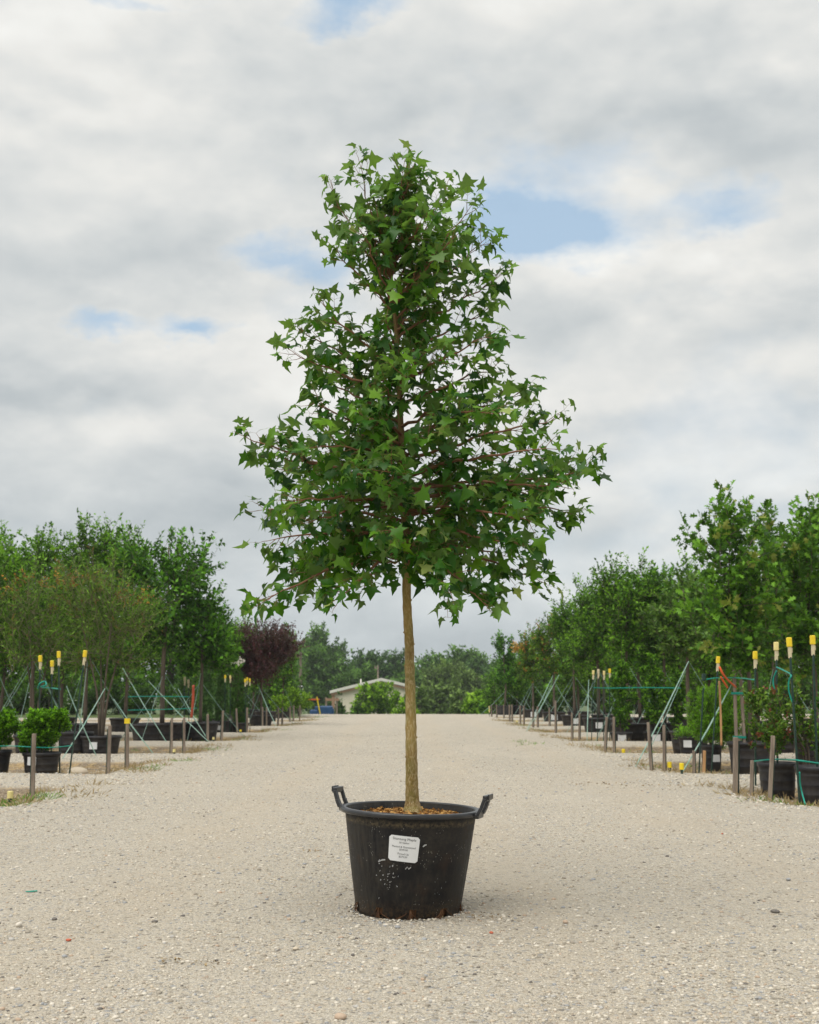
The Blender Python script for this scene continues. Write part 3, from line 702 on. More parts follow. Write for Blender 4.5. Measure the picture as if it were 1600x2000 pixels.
# limbs
BR = [(1092, 500, 1185, -.22), (1085, 655, 1185, -.38), (1078, 590, 1105, .25), (1050, 515, 1045, -.1), (1020, 500, 985, .12), (995, 560, 965, -.5), (975, 466, 838, 0), (930, 545, 905, .4), (905, 615, 860, -.45),
      (870, 590, 775, -.2), (825, 605, 720, .4), (790, 548, 672, -.1), (760, 570, 632, .2), (735, 606, 575, 0), (610, 634, 470, -.12), (580, 632, 350, .1), (550, 692, 305, -.1), (500, 738, 352, .2),
      (1088, 955, 1190, -.3), (1080, 885, 1170, -.45), (1072, 1062, 1140, .08), (1045, 1040, 1060, -.3), (1010, 1125, 985, 0), (985, 1152, 912, .1), (960, 1060, 955, .5), (935, 1088, 865, -.2), (905, 1092, 806, 0),
      (865, 1035, 755, .2), (835, 980, 795, -.5), (795, 985, 705, .1), (755, 975, 640, -.1), (705, 975, 590, .3), (665, 1000, 522, 0), (625, 965, 455, .1), (590, 935, 390, -.1), (560, 882, 350, .2), (520, 842, 405, -.3), (460, 828, 335, .1),
      (1060, 560, 1120, .1), (1030, 620, 1060, .3), (1095, 700, 1150, -.2), (1065, 1000, 1075, .25), (940, 520, 880, .15), (880, 640, 820, .2), (600, 690, 420, -.25), (560, 730, 400, -.1), (540, 800, 300, .05), (600, 900, 450, -.3),
      (1000, 590, 1010, -.3), (1000, 1050, 1010, -.35), (960, 1110, 940, -.15)]
ENV = [(1100, 170), (1050, 250), (1000, 270), (950, 265), (900, 250), (850, 205), (800, 175), (750, 155), (700, 145), (650, 120), (600, 115), (560, 110), (520, 100), (480, 80), (440, 55)]
for i, (yy0, hw_) in enumerate(ENV):
    for q in range(3):
        th = random.choice([1, -1])*R(90) + random.gauss(0, .55); rr0 = hw_*random.uniform(.65, .88)/411
        rise = 40 + (1100-yy0)*.10
        BR.append((yy0, 790 + math.cos(th)*rr0*411, yy0 - rise + random.uniform(-25, 25), math.sin(th)*rr0))
twigs = []   # (points, r0) collected per limb
leafP, leafD, leafN, leafS, leafT = [], [], [], [], []
pet = MB()
def add_leaf(p, d, out, size, t):
    pd = (d*.45 + out*.9 + Vector((random.gauss(0, .2), random.gauss(0, .2), random.gauss(.05, .2)))).normalized()
    pl = size*random.uniform(.35, .75); q = p + pd*pl
    ld = (pd*.75 + Vector((random.gauss(0, .3), random.gauss(0, .3), -random.uniform(.05, .95)))).normalized()
    nn_ = Vector((random.gauss(0, .5), random.gauss(-.18, .5), random.uniform(.25, 1.0)))
    pet.tube([p, p.lerp(q, .5) + Vector((0, 0, .003)), q], .0007, 3, cap=False)
    leafP.append(q); leafD.append(ld); leafN.append(nn_); leafS.append(size); leafT.append(t)
for bi, (y0, tx_, ty_, dy_) in enumerate(BR):
    tx_ -= math.copysign(min(20, abs(tx_-790)*(.10 if ty_ < 780 else .02)), tx_-790); ty_ += 12 if ty_ < 1090 else -4
    s0, r0 = interp(y0)
    tip = at(tx_, ty_, YM + dy_) - Vector((0, YM, 0))
    vec = tip - s0; Ln = vec.length
    low = (1100 - y0)/550; low = max(0, min(1, low))
    # start outwards and upwards, then settle towards the tip
    h = Vector((vec.x, vec.y, 0)); 
    hf = h.length/max(Ln, .01)
    c1_ = s0 + h*.30 + Vector((0, 0, vec.z*(.25 if vec.z > 0 else 0) + Ln*hf*.08))
    c2_ = s0 + h*.74 + Vector((0, 0, vec.z*.64 + Ln*hf*.03))
    pts_ = []; K = 11
    for q in range(K+1):
        t = q/K; a = (1-t)
        p = s0*a**3 + c1_*3*a*a*t + c2_*3*a*t*t + tip*t**3
        if 0 < q < K: p = p + Vector((random.gauss(0, 1), random.gauss(0, 1), random.gauss(0, 1)))*.006
        pts_.append(p)
    rb = min(r0*.55, .004 + Ln*.0075)
    bm_ = MB(); bm_.tube(pts_, [rb*(1-q/K)**.8 + .0012 for q in range(K+1)], 7)
    L_ = sum((pts_[q+1]-pts_[q]).length for q in range(K)); nt = int(L_/.042)
    for j in range(nt+1):
        t = .14 + .86*(j + random.uniform(-.3, .3))/max(nt, 1); t = min(max(t, .1), 1)
        qf = t*K; qi = min(int(qf), K-1); p = pts_[qi].lerp(pts_[qi+1], qf-qi); d = (pts_[qi+1]-pts_[qi]).normalized()
        side = d.cross(Vector((random.gauss(0, 1), random.gauss(0, 1), random.gauss(0, 1)))).normalized()
        if t > .985: td = d; tl = .05
        else:
            td = (d*.8 + side*.75 + Vector((0, 0, .22 if low > .15 else -.05))).normalized(); tl = random.uniform(.06, .17)*(1.15 - .35*t)*min(1, .5+Ln)*(1 - .25*low)
        if t < .3: tl *= 1.2
        e = p + td*tl; mid_ = p.lerp(e, .5) + side*tl*.06
        bm_.tube([p, mid_, e], [.0022, .0016, .0010], 4, cap=False)
        nn = max(1, int(tl/.036))
        dens = .95 if t > .35 else .6
        for m_ in range(nn):
            f = (m_+1)/nn; pp = p.lerp(e, f)
            o1 = td.cross(Vector((random.gauss(0, 1), random.gauss(0, 1), random.gauss(0, 1)))).normalized()
            sz = random.uniform(.036, .078)*(1.0 - .25*(f*t > .85))
            for sgn in (1, -1):
                if random.random() < dens: add_leaf(pp, td, o1*sgn, sz*random.uniform(.85, 1.12), t)
        if random.random() < .6: add_leaf(e, td, td, random.uniform(.045, .08), t)
    bm_.build('branch', twig_m if rb < .006 else twig_m, root, True)
half = [(.10, -.03), (.29, -.10), (.50, -.21), (.42, .02), (.38, .12), (.54, .20), (.77, .31), (.53, .39), (.37, .43), (.28, .49), (.27, .63), (.14, .79)]
tv = [(0, .0, 0)] + [(x_, y_, 0) for x_, y_ in half] + [(0, 1.02, 0)] + [(-x_, y_, 0) for x_, y_ in half[::-1]] + [(0, .18, 0), (0, .45, 0), (.30, .22, 0), (-.30, .22, 0)]
tv = [(x_*1.02, y_, .16*abs(x_) - .30*(y_-.15)**2 - .45*max(0, abs(x_)-.3)**2*1.6) for x_, y_, _ in tv]
nH = len(half); tipi = nH+1; c1i, c2i, rli, lli = 2*nH+2, 2*nH+3, 2*nH+4, 2*nH+5
def mir(i): return 2*nH+2 - i
TRI = [(0, 1, c1i), (1, 2, rli), (1, rli, c1i), (2, 3, 4), (2, 4, rli), (4, 5, rli), (5, 6, 7), (5, 7, 8), (5, 8, rli), (8, 9, rli), (rli, 9, c2i), (rli, c2i, c1i), (9, 10, c2i), (10, 11, c2i), (11, 12, c2i), (12, tipi, c2i)]
mm = {0: 0, c1i: c1i, c2i: c2i, rli: lli, tipi: tipi}
TRI += [tuple(mm.get(i, mir(i)) for i in t[::-1]) for t in TRI]
n = len(leafP); LP = np.array([tuple(p) for p in leafP])
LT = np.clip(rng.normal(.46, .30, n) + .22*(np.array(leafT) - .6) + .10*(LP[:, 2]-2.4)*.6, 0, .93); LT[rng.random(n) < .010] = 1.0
V, Fc = stamp(tv, TRI, LP, np.array([tuple(p) for p in leafD]), np.array([tuple(p) for p in leafN]), np.array(leafS), rng.uniform(-1.2, 3.2, n), rng.uniform(.55, 1.12, n))
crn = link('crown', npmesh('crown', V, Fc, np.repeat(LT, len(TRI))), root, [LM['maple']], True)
petm = noisy('leaf_stalk', (.16, .17, .05), (.22, .12, .05), .6, 20)
st_o = pet.build('leaf_stalks', petm, crn); st_o['kind'] = 'stuff'
print('maple leaves', n)
root.location = (0, YM, 0)
# shift/lean of the tub parts
for o_ in (pot_o,):
    o_.location = (px0, 0, .002); o_.rotation_euler = (0, R(1.6), 0); o_.scale = (PS, PS, 1.0)
for ch in root.children:
    if ch.name.startswith(('root_', 'soil')): ch.location = (px0, 0, .002); ch.rotation_euler = (0, R(1.6), 0); ch.scale = (PS, PS, 1.0)

# ------------------------------------------------------------------ nursery stock behind
def small_pot(parent, r, h, off=(0, 0), tagpos=None, ribs=3, lab=None):
    mb = MB(); prof = [(.001, .0), (r*.80, 0), (r*.82, .01)]
    for q in range(ribs):
        t = (q+1)/(ribs+1); rr_ = r*(.82 + .15*t); prof += [(rr_, h*t-.008), (rr_+.006, h*t), (rr_+.004, h*t+.01)]
    prof += [(r*.97, h-.05), (r*1.02, h-.045), (r*1.04, h-.005), (r*1.0, h), (r*.95, h-.004), (r*.93, h-.06), (.001, h-.05)]
    mb.lathe(prof, 36, c=(off[0], off[1], 0)); p = mb.build('pot', ppot, parent, True)
    if tagpos is not None:
        tb = MB(); u, v_, s_ = tagpos; A = R(-90) + u; rr_ = r*(.82+.15*v_) + .012
        c_ = Vector((off[0] + math.cos(A)*rr_, off[1] + math.sin(A)*rr_, h*v_)); tb.box(c_, (s_*1.15, .004, s_), A + R(90)); tb.build('tag', white_m, p)
    return p
def trunk_mesh(parent, pts, rad, m=bark_bg, name='trunk'):
    mb = MB(); P_, R_ = smooth_pts([Vector(p) for p in pts], rad, 3); mb.tube(P_, R_, 8); return mb.build(name, m, parent, True)
def strap(parent, a, b_, r=.008, name='guy_strap', m=strap_m):
    mb = MB(); a, b_ = Vector(a), Vector(b_); mid_ = a.lerp(b_, .5) - Vector((0, 0, (a-b_).length*.02)); mb.tube([a, mid_, b_], [r*.8, r*1.1, r*.8], 5); return mb.build(name, m, parent)
def lumpset(w_, d_, z0, z1, n=9, shape='round', seed=0):
    rnd = random.Random(seed); w_ *= 1.17; d_ *= 1.17; e_ = (z1-z0)*.06; z0 -= e_*.6; z1 += e_; zc = (z0+z1)/2; hz = (z1-z0)/2; L_ = []
    if shape == 'round':
        L_.append((0, 0, zc, w_*.62, d_*.62, hz*.66))
        for q in range(n):
            a = 2*math.pi*q/n + rnd.uniform(-.3, .3); e = rnd.uniform(-.75, .8); k = math.sqrt(1-e*e)
            L_.append((math.cos(a)*w_*.60*k, math.sin(a)*d_*.6*k, zc + e*hz*.68, w_*rnd.uniform(.26, .42), d_*rnd.uniform(.26, .42), hz*rnd.uniform(.22, .34)))
    elif shape == 'egg':      # wide low, narrow top
        for q in range(n+3):
            t = q/(n+2); ww = w_*(.30 + .60*math.sin(math.pi*min(1, (1-t)*.80 + .12)))
            a = q*2.4 + rnd.uniform(-.3, .3); k = .42*ww
            L_.append((math.cos(a)*k, math.sin(a)*k*d_/w_, z0 + (z1-z0)*(.10 + .80*t), ww*.62, ww*.62*d_/w_, (z1-z0)*.13))
    elif shape == 'cone':
        for q in range(8):
            t = q/7; ww = w_*(1-t*.85)*(.9 if q else .7); L_.append((0, 0, z0 + (z1-z0)*(.08+.84*t), ww*.8, ww*.8, (z1-z0)*.10))
    elif shape == 'hedge':
        for q in range(16):
            L_.append((rnd.uniform(-.75, .75)*w_, rnd.uniform(-.5, .5)*d_, z0 + (z1-z0)*(.12 + .76*((q*.618) % 1)*rnd.uniform(.75, 1)), w_*.33, d_*.33, hz*.36))
    elif shape == 'flat':
        for q in range(n):
            a = q*2.4; k = w_*.6*math.sqrt((q+.5)/n); L_.append((math.cos(a)*k, math.sin(a)*k, zc + rnd.uniform(-.3, .3)*hz, w_*.35, d_*.35, hz*.5))
    return L_
KIND = {
    'bigdark': dict(lm='bigdark', ls=.115, dens=1.0, L=(.45, 1.0), up=.55, shape='round'),
    'mid': dict(lm='mid', ls=.085, dens=1.2, L=(.4, 1.0), up=.75, shape='round'),
    'willow': dict(lm='willow', ls=.085, dens=1.5, L=(.5, 1.1), up=.9, shape='round', tmpl=NARROW, spread=.3, sr=.0055),
    'juniper': dict(lm='juniper', ls=.05, dens=1.4, L=(.15, .4), up=1.2, shape='cone', tmpl=NARROW),
    'conifer': dict(lm='conifer', ls=.05, dens=1.6, L=(.12, .35), up=.7, shape='cone', tmpl=NARROW),
    'plum': dict(lm='plum', ls=.08, dens=1.0, L=(.4, .9), up=.9, shape='round'),
    'lime': dict(lm='lime', ls=.07, dens=1.2, L=(.3, .7), up=.6, shape='round'),
    'box': dict(lm='box', ls=.036, dens=2.4, L=(.10, .22), up=1.3, shape='round', spread=.25, sr=.002),
    'oak': dict(lm='oak', ls=.115, dens=1.25, L=(.35, .95), up=.8, shape='egg', tmpl=LOBED),
    'grey': dict(lm='grey', ls=.095, dens=1.1, L=(.3, .8), up=.35, shape='round', tmpl=LOBED),
    'red': dict(lm='red', ls=.050, dens=1.2, L=(.3, .65), up=1.2, shape='round', spread=.3, sr=.004),
    'shrub': dict(lm='shrub', ls=.060, dens=1.3, L=(.15, .4), up=1.0, shape='egg'),
    'bright': dict(lm='box', ls=.06, dens=1.0, L=(.2, .45), up=1.0, shape='egg'),
    'autumn': dict(lm='autumn', ls=.09, dens=1.0, L=(.4, .9), up=.6, shape='round'),
    'feather': dict(lm='feather', ls=.045, dens=2.4, L=(.2, .5), up=.5, shape='round', tmpl=NARROW, sr=.003),
    'far': dict(lm='far', ls=.42, dens=1.3, L=(1.0, 2.2), up=.3, shape='round'),
    'fardark': dict(lm='fardark', ls=.42, dens=1.5, L=(1.0, 2.0), up=.3, shape='round'),
    'farolive': dict(lm='farolive', ls=.34, dens=1.3, L=(.8, 1.8), up=.4, shape='round'),
    'farlime': dict(lm='lime', ls=.28, dens=1.2, L=(.7, 1.5), up=.5, shape='round'),
    'farcone': dict(lm='fardark', ls=.28, dens=1.6, L=(.4, .9), up=.3, shape='cone'),
    'hedge': dict(lm='hedge', ls=.14, dens=1.4, L=(.5, 1.1), up=.5, shape='hedge'),
    'farmid': dict(lm='mid', ls=.34, dens=1.3, L=(.9, 1.9), up=.5, shape='round'),
}
seedc = 0
ORD = ['first', 'second', 'third', 'fourth', 'fifth', 'sixth', 'seventh', 'eighth', 'ninth', 'tenth']
def plant(name, cat, label, px, Y, ytop, ybot, hw_, kind, pot_=None, group=None, trunkpx=None, straps=0, depth=1.0, multi=0, mult=1.0, tagp=None, lsm=1.0, trad=None, lean=0, stems_m=None):
    global seedc; seedc += 1
    K_ = KIND[kind]; far_ = kind.startswith('far')
    X0 = (px-800)/F*(Y/math.cos(PITCH))*1.0; X0 = at(px, 1380, Y).x
    z0 = G(X0, Y); root = empty(name, (X0, Y, z0)); tag(root, label, cat, group)
    zt = at(px, ytop, Y).z - z0; zb = max(at(px, ybot, Y).z - z0, .05); w_ = hw_*Y/F*1.01
    L_ = lumpset(w_, w_*depth, zb, zt, 9, K_['shape'], seedc)
    if lean: L_ = [(a + lean*(c - zb), b2, c, d, e, f) for a, b2, c, d, e, f in L_]
    ls = K_['ls']*lsm; Lr = K_['L']; 
    sc_ = min(1, max(.35, w_/ (1.0 if not far_ else 3.0))); Lr = (Lr[0]*sc_, Lr[1]*sc_)
    area = 2*w_*(zt-zb)*.8
    nl = area/(ls*ls*.25)*3.6*K_['dens']*mult
    if K_.get('tmpl') is NARROW: nl *= 1.5
    nl = min(nl, 42000)
    nsh = int(min(900, max(60, nl/26))); per = max(8, nl/nsh)
    crown('crown', root, L_, LM[K_['lm']], K_.get('tmpl', SIMPLE), ls, nsh, Lr, per, K_['up'], K_.get('spread', .45), stem=stems_m or bark_bg, sr=K_.get('sr', .006)*(3 if far_ else 1))
    ph = 0
    if pot_:
        r_p, h_p = pot_[0], pot_[1]; off = (pot_[2], pot_[3]) if len(pot_) > 2 else (0, 0); small_pot(root, r_p, h_p, off, tagp); ph = h_p - .06
    tr = trad or (.022 + .005*zt if not far_ else .25)
    offx = pot_[2] if pot_ and len(pot_) > 2 else 0
    zc = (zb + zt)/2
    if multi:
        for q in range(multi):
            a = 2*math.pi*q/multi + .5; e = Vector((math.cos(a)*w_*.45, math.sin(a)*w_*.45, zc))
            trunk_mesh(root, [(offx + math.cos(a)*.03, math.sin(a)*.03, ph-.02), (offx + e.x*.25, e.y*.25, ph + (zc-ph)*.4), tuple(e)], [tr*.6, tr*.45, tr*.2], name='trunk')
    else:
        top = zb + (zt-zb)*.8; j = lambda s_: random.gauss(0, s_)
        trunk_mesh(root, [(offx, 0, ph-.02), (offx + j(.02), j(.02), ph + (top-ph)*.35), (j(.04)+lean*.3, j(.04), ph + (top-ph)*.65), (j(.06)+lean*(top-zb), j(.06), top)], [tr, tr*.85, tr*.6, tr*.2])
    for q in range(straps):
        a = 2.1*q + .6 + random.uniform(-.4, .4) + (math.pi if px > 800 else 0)
        hh_ = min(zb + .35, 1.9) if zb > .5 else 1.3
        gx, gy = math.cos(a)*random.uniform(.9, 1.3), math.sin(a)*random.uniform(.6, 1.1)
        strap(root, (0, 0, max(hh_, 1.0) + random.uniform(-.1, .2)), (gx, gy, G(X0+gx, Y+gy)-z0), random.uniform(.005, .008))
    return root
# ---- left side
plant('boxwood', 'shrub', 'round bright green boxwood in a squat black pot with a white tag', 86, 16.2, 1368, 1488, 52, 'box', (.245, .32), tagp=(-.25, .66, .11), trad=.012, mult=1.5)
plant('boxwood', 'shrub', 'round bright green boxwood cut by the left edge of the photo', -8, 16.2, 1376, 1488, 50, 'box', (.235, .34), tagp=(-.2, .6, .1), trad=.012, mult=1.3)
plant('willowy_tree', 'tree', 'airy olive tree with fine narrow leaves and rusty tips in a wide black pot', 200, 21.0, 1085, 1345, 104, 'willow', (.345, .36), tagp=(-.15, .55, .12), multi=4, mult=.62, stems_m=bark_pale, lsm=1.1)
plant('willowy_tree', 'tree', 'airy olive tree behind the two boxwoods at far left', 62, 21.4, 1110, 1340, 88, 'willow', (.33, .36, .05, 0), multi=3, mult=.62, straps=2, stems_m=bark_pale, lsm=1.1)
plant('green_tree', 'tree', 'mid green tree at the left edge above the boxwood', -25, 22.2, 1025, 1330, 92, 'mid', (.33, .4), straps=2, mult=.8)
plant('laurel_tree', 'tree', 'dark broadleaf tree with grey trunk in a large black tub, tallest on the left', 318, 26.2, 1000, 1345, 100, 'bigdark', (.52, .44), straps=3, trad=.055)
plant('laurel_tree', 'tree', 'dark green broadleaf tree whose branches reach out right towards the maple', 392, 26.8, 1105, 1355, 66, 'bigdark', (.42, .44), straps=3)
plant('green_tree', 'tree', 'leafy green tree with spiky upright shoots left of the tallest laurel', 168, 26.6, 1010, 1320, 78, 'mid', (.4, .42), straps=3)
plant('green_tree', 'tree', 'leafy green tree with upright shoots behind the left olive tree', 62, 27.0, 1015, 1320, 80, 'mid', (.4, .42), straps=3)
plant('green_tree', 'tree', 'leafy green tree behind the edge tree at far left', -40, 27.3, 1015, 1320, 80, 'mid', (.4, .42), mult=.7)
plant('green_tree', 'tree', 'green tree half hidden in the gap behind the tallest left laurel', 245, 32.0, 1030, 1385, 80, 'mid', (.4, .42), straps=2, mult=.8)
plant('green_tree', 'tree', 'green tree glimpsed low behind the olive trees', 120, 32.3, 1060, 1395, 85, 'mid', (.4, .42), mult=.7)
plant('laurel_tree', 'tree', 'dark green tree filling the row behind the left edge', 0, 33.0, 1060, 1395, 95, 'bigdark', (.4, .42), mult=.7)
plant('juniper', 'conifer', 'narrow blue green juniper rising from a black pot left of the plum', 402, 31.2, 1205, 1408, 26, 'juniper', (.3, .36), mult=1.5)
plant('juniper', 'conifer', 'second blue green juniper, closest to the purple plum', 432, 31.8, 1225, 1408, 21, 'juniper', (.3, .36), mult=1.5, tagp=(.1, .5, .12))
plant('laurel_tree', 'tree', 'green tree standing behind the two junipers', 428, 36.8, 1160, 1385, 50, 'mid', (.35, .4), straps=2)
fl = plant('dark_conifer', 'conifer', 'small dark conical evergreen beside white flowers before the plum', 470, 32.0, 1312, 1410, 22, 'conifer', (.24, .3), mult=1.2)
plant('purple_plum', 'tree', 'dark purple leaved plum tree on the left side of the road', 510, 37.5, 1192, 1362, 72, 'plum', (.38, .38), straps=3, mult=1.7)
plant('purple_plum', 'tree', 'smaller purple plum behind the left shoulder of the main plum', 468, 42.5, 1205, 1365, 34, 'plum', (.35, .38), straps=1)
plant('green_tree', 'tree', 'green tree right behind the purple plum', 552, 48.0, 1215, 1385, 26, 'mid', (.35, .4), straps=2)
plant('green_tree', 'tree', 'green tree between the junipers and the plum, set back', 495, 48.5, 1200, 1390, 40, 'mid', (.35, .4))
plant('lime_shrub', 'shrub', 'low yellow green shrub nearest the crest on the left', 584, 50.5, 1343, 1396, 30, 'lime', trad=.03, multi=4)
plant('lime_shrub', 'shrub', 'low yellow green shrub under the purple plum', 545, 45.0, 1352, 1400, 17, 'lime', trad=.02, multi=3)
for i, (px_, Y_, t_, h_, kd) in enumerate([(330, 58, 1170, 95, 'farmid'), (180, 60, 1160, 100, 'farmid'), (40, 60, 1160, 110, 'farmid'), (455, 60, 1210, 60, 'farmid'), (-120, 58, 1150, 110, 'farmid'), (260, 56, 1290, 60, 'farmid'), (100, 56, 1290, 70, 'farmid'), (390, 57, 1290, 50, 'farmid'), (500, 62, 1240, 50, 'far'), (555, 64, 1290, 45, 'far')]):
    plant('backdrop_tree', 'tree', ['backdrop tree behind the tallest left laurel', 'backdrop tree behind the airy olive tree', 'backdrop tree beyond the boxwoods', 'backdrop tree beyond the junipers', 'backdrop tree past the left edge', 'low backdrop tree seen under the tallest laurel', 'low backdrop tree seen between boxwood and olive tree', 'low backdrop tree behind the red pipe', 'backdrop tree seen under the purple plum', 'low backdrop tree right of the purple plum'][i], px_, Y_, t_, 1420 if i < 5 else 1412, h_, kd, mult=.9, lsm=.55)
for i, px_ in enumerate(range(-40, 571, 68)):
    plant('backdrop_shrub', 'shrub', ORD[i] + ' low shrub from the left edge in the dense backdrop behind the left rows', px_, 52.5 + (i % 3), 1318 + 14*(i % 2) + 4*max(0, i-5), 1412, 46, 'hedge', group='low backdrop shrubs behind the left rows')
# white roses, rusty tips
def bunch(name, label, cat, px, py, Y, r, lm, n=40, ls=.05, tmpl=SIMPLE):
    p = at(px, py, Y); z0 = G(p.x, Y); root_ = empty(name, (p.x, Y, z0)); tag(root_, label, cat)
    crown('crown', root_, [(0, 0, p.z-z0, r[0], r[0], r[1])], LM[lm], tmpl, ls, n, (.1, .25), 8, .6)
    trunk_mesh(root_, [(0, 0, 0), (0.02, 0, (p.z-z0)*.5), (0, 0, p.z-z0)], [.015, .01, .006])
    return root_
rb = plant('rose_bush', 'shrub', 'rose bush with white blooms on top beside the dark conical evergreen', 458, 32.6, 1300, 1395, 16, 'conifer', (.22, .3))
crown('bloom', rb, [(.05, 0, at(465, 1293, 32.6).z - rb.location.z, .2, .2, .1)], LM['flower'], SIMPLE, .07, 14, (.05, .1), 6, .4)
# rusty seed heads on the airy tree
for wt in [o_ for o_ in COL.objects if o_.name.startswith('willowy_tree') and o_.parent is None]:
    z_ = at(205, 1125, 21).z - wt.location.z
    crown('rusty_tips', wt, [(q_*.32, -.35, z_ - .15*abs(q_) + random.uniform(-.2, .2), .28, .25, .14) for q_ in (-2, -1, 0, 1, 2)], LM['orange'], SIMPLE, .045, 34, (.12, .3), 9, .6)['kind'] = 'stuff'
# ---- right side
plant('redtip_shrub', 'shrub', 'leafy olive shrub with reddish tips tied between green posts, largest pot at right', 1532, 12.3, 1305, 1500, 60, 'red', (.215, .37, .19, -.35), multi=5, mult=.62, trad=.02, stems_m=bark_red)
plant('redtip_shrub', 'shrub', 'olive shrub with reddish tips in the narrow black pot beside the split stake', 1487, 13.0, 1325, 1490, 42, 'red', (.2, .38, .08, -.2), multi=4, mult=.6, trad=.018, stems_m=bark_red)
plant('glossy_shrub', 'shrub', 'glossy bright green shrub cut by the right edge', 1622, 12.6, 1335, 1500, 46, 'shrub', (.2, .36), multi=3, trad=.018)
oak = plant('oak_tree', 'tree', 'tall young oak with lobed leaves tied to two wooden stakes, highest on the right', 1440, 16.6, 990, 1318, 108, 'oak', (.325, .44, .15, -.1), mult=1.0, trad=.03)
for dx in (-.035, .05):
    mb = MB(); mb.bar((dx*1.3, -.05, .35), (dx, -.05, 1.42), .038, .038); mb.build('support_stake', wood_st, oak)
for zz in (1.10, .50):
    mb = MB(); mb.box((0, -.05, zz), (.17, .06, .03)); mb.build('tie', teal_m, oak)
plant('oak_tree', 'tree', 'bushy oak at the right edge behind the redtip shrubs', 1592, 17.4, 1000, 1330, 92, 'oak', (.32, .44), mult=.9)
plant('feathery_shrub', 'shrub', 'soft bright green feathery shrub in a narrow black pot before the oak', 1386, 17.2, 1318, 1480, 46, 'feather', (.15, .37), mult=.9, tagp=(.2, .5, .1))
plant('feathery_shrub', 'shrub', 'feathery bright green shrub in the blue black pot by the yellow stick', 1420, 17.6, 1325, 1475, 36, 'feather', (.13, .38, -.1, -.9), mult=.8)
plant('feathery_shrub', 'shrub', 'dark feathery shrub right behind the oak trunk', 1465, 18.1, 1335, 1480, 34, 'conifer', (.15, .3), mult=.9)
plant('leaning_bush', 'shrub', 'sprawling low green bush leaning out of its tagged black pot', 1342, 20.8, 1412, 1452, 34, 'feather', (.16, .36), mult=.7, tagp=(-.3, .65, .12), lean=.4)
plant('grey_oak', 'tree', 'grey green lobed leaf tree left of the tall oak', 1345, 21.6, 1105, 1335, 80, 'grey', (.35, .42), straps=2, mult=1.0)
plant('oak_tree', 'tree', 'full green oak in the second row between the tall oak and the edge oak', 1515, 22.0, 1020, 1330, 80, 'oak', (.35, .42), straps=2, mult=.8)
plant('oak_tree', 'tree', 'oak in the second row past the right edge', 1635, 22.4, 1000, 1330, 80, 'oak', (.35, .42), mult=.7)
for i, (px_, t_, h_, lab_) in enumerate([(1212, 1292, 30, 'upright glossy evergreen beside the four capped posts, in a tagged pot'), (1278, 1288, 28, 'upright glossy evergreen in the middle of the three, above a tagged pot'), (1322, 1312, 22, 'smallest upright glossy evergreen, right of the other two')]):
    plant('upright_evergreen', 'shrub', lab_, px_, 25.9 + i*.2, t_, 1424, h_, 'shrub', (.24, .26), group='upright evergreens in the middle bed', tagp=(-.1, .55, .15), trad=.015, mult=1.2)
plant('green_tree', 'tree', 'mid green tree above the four capped posts', 1228, 27.0, 1092, 1340, 74, 'mid', (.4, .42), straps=4)
plant('laurel_tree', 'tree', 'dark green tree above the upright evergreens', 1298, 27.4, 1100, 1350, 60, 'bigdark', (.4, .42), straps=3)
plant('green_tree', 'tree', 'green tree behind the grey oak', 1390, 27.6, 1080, 1395, 80, 'mid', (.4, .42), straps=2, mult=.8)
plant('green_tree', 'tree', 'green tree third row behind the tall oak', 1480, 28, 1050, 1395, 85, 'mid', (.4, .42), mult=.7)
plant('green_tree', 'tree', 'green tree third row behind the edge oak', 1590, 28.2, 1030, 1395, 85, 'mid', (.4, .42), mult=.7)
plant('green_tree', 'tree', 'green tree with a wispy tall top shoot, left of the four capped posts', 1168, 32.2, 1105, 1340, 62, 'mid', (.42, .42), straps=5, tagp=(-.1, .55, .16))
plant('laurel_tree', 'tree', 'dark tree behind the first of the right middle rows', 1250, 32.8, 1095, 1392, 60, 'bigdark', (.4, .42), straps=3, mult=.8)
plant('green_tree', 'tree', 'green tree deep behind the grey oak', 1330, 33.2, 1100, 1392, 70, 'mid', (.4, .42), straps=1, mult=.7)
plant('green_tree', 'tree', 'rounded green tree fifth along the right side of the road', 1122, 37.4, 1165, 1345, 48, 'mid', (.42, .4), straps=5, tagp=(-.1, .55, .18))
plant('laurel_tree', 'tree', 'dark rounded tree behind the fifth right tree', 1180, 38.2, 1140, 1388, 55, 'bigdark', (.42, .4), straps=2, mult=.8)
plant('autumn_tree', 'tree', 'green tree turning rust red at the top', 1082, 42.8, 1180, 1350, 42, 'autumn', (.42, .4), straps=5, tagp=(-.1, .55, .2))
plant('green_tree', 'tree', 'green tree behind the rust topped tree', 1130, 43.5, 1160, 1388, 50, 'mid', (.42, .4), straps=2, mult=.8)
aut = plant('autumn_tree', 'tree', 'green tree with a patch of golden leaves on its road side', 1042, 48.0, 1205, 1356, 36, 'autumn', (.42, .4), straps=5, tagp=(-.1, .55, .2))
za = at(1012, 1266, 48).z - aut.location.z
crown('golden_leaves', aut, [(at(1013, 1266, 48).x - aut.location.x, -.3, za, .28, .3, .16), (at(1050, 1250, 48).x - aut.location.x, -.75, at(1050, 1250, 48).z-aut.location.z, .22, .2, .12)], LM['yellow'], SIMPLE, .1, 40, (.15, .4), 12, .4)
plant('slender_tree', 'tree', 'slender dark tree furthest along the right row', 986, 53.0, 1222, 1368, 22, 'bigdark', (.4, .4), straps=3, mult=1.1)
plant('green_tree', 'tree', 'low green tree between the slender tree and the golden patch', 1010, 53.5, 1275, 1375, 30, 'mid', (.4, .4), straps=3)
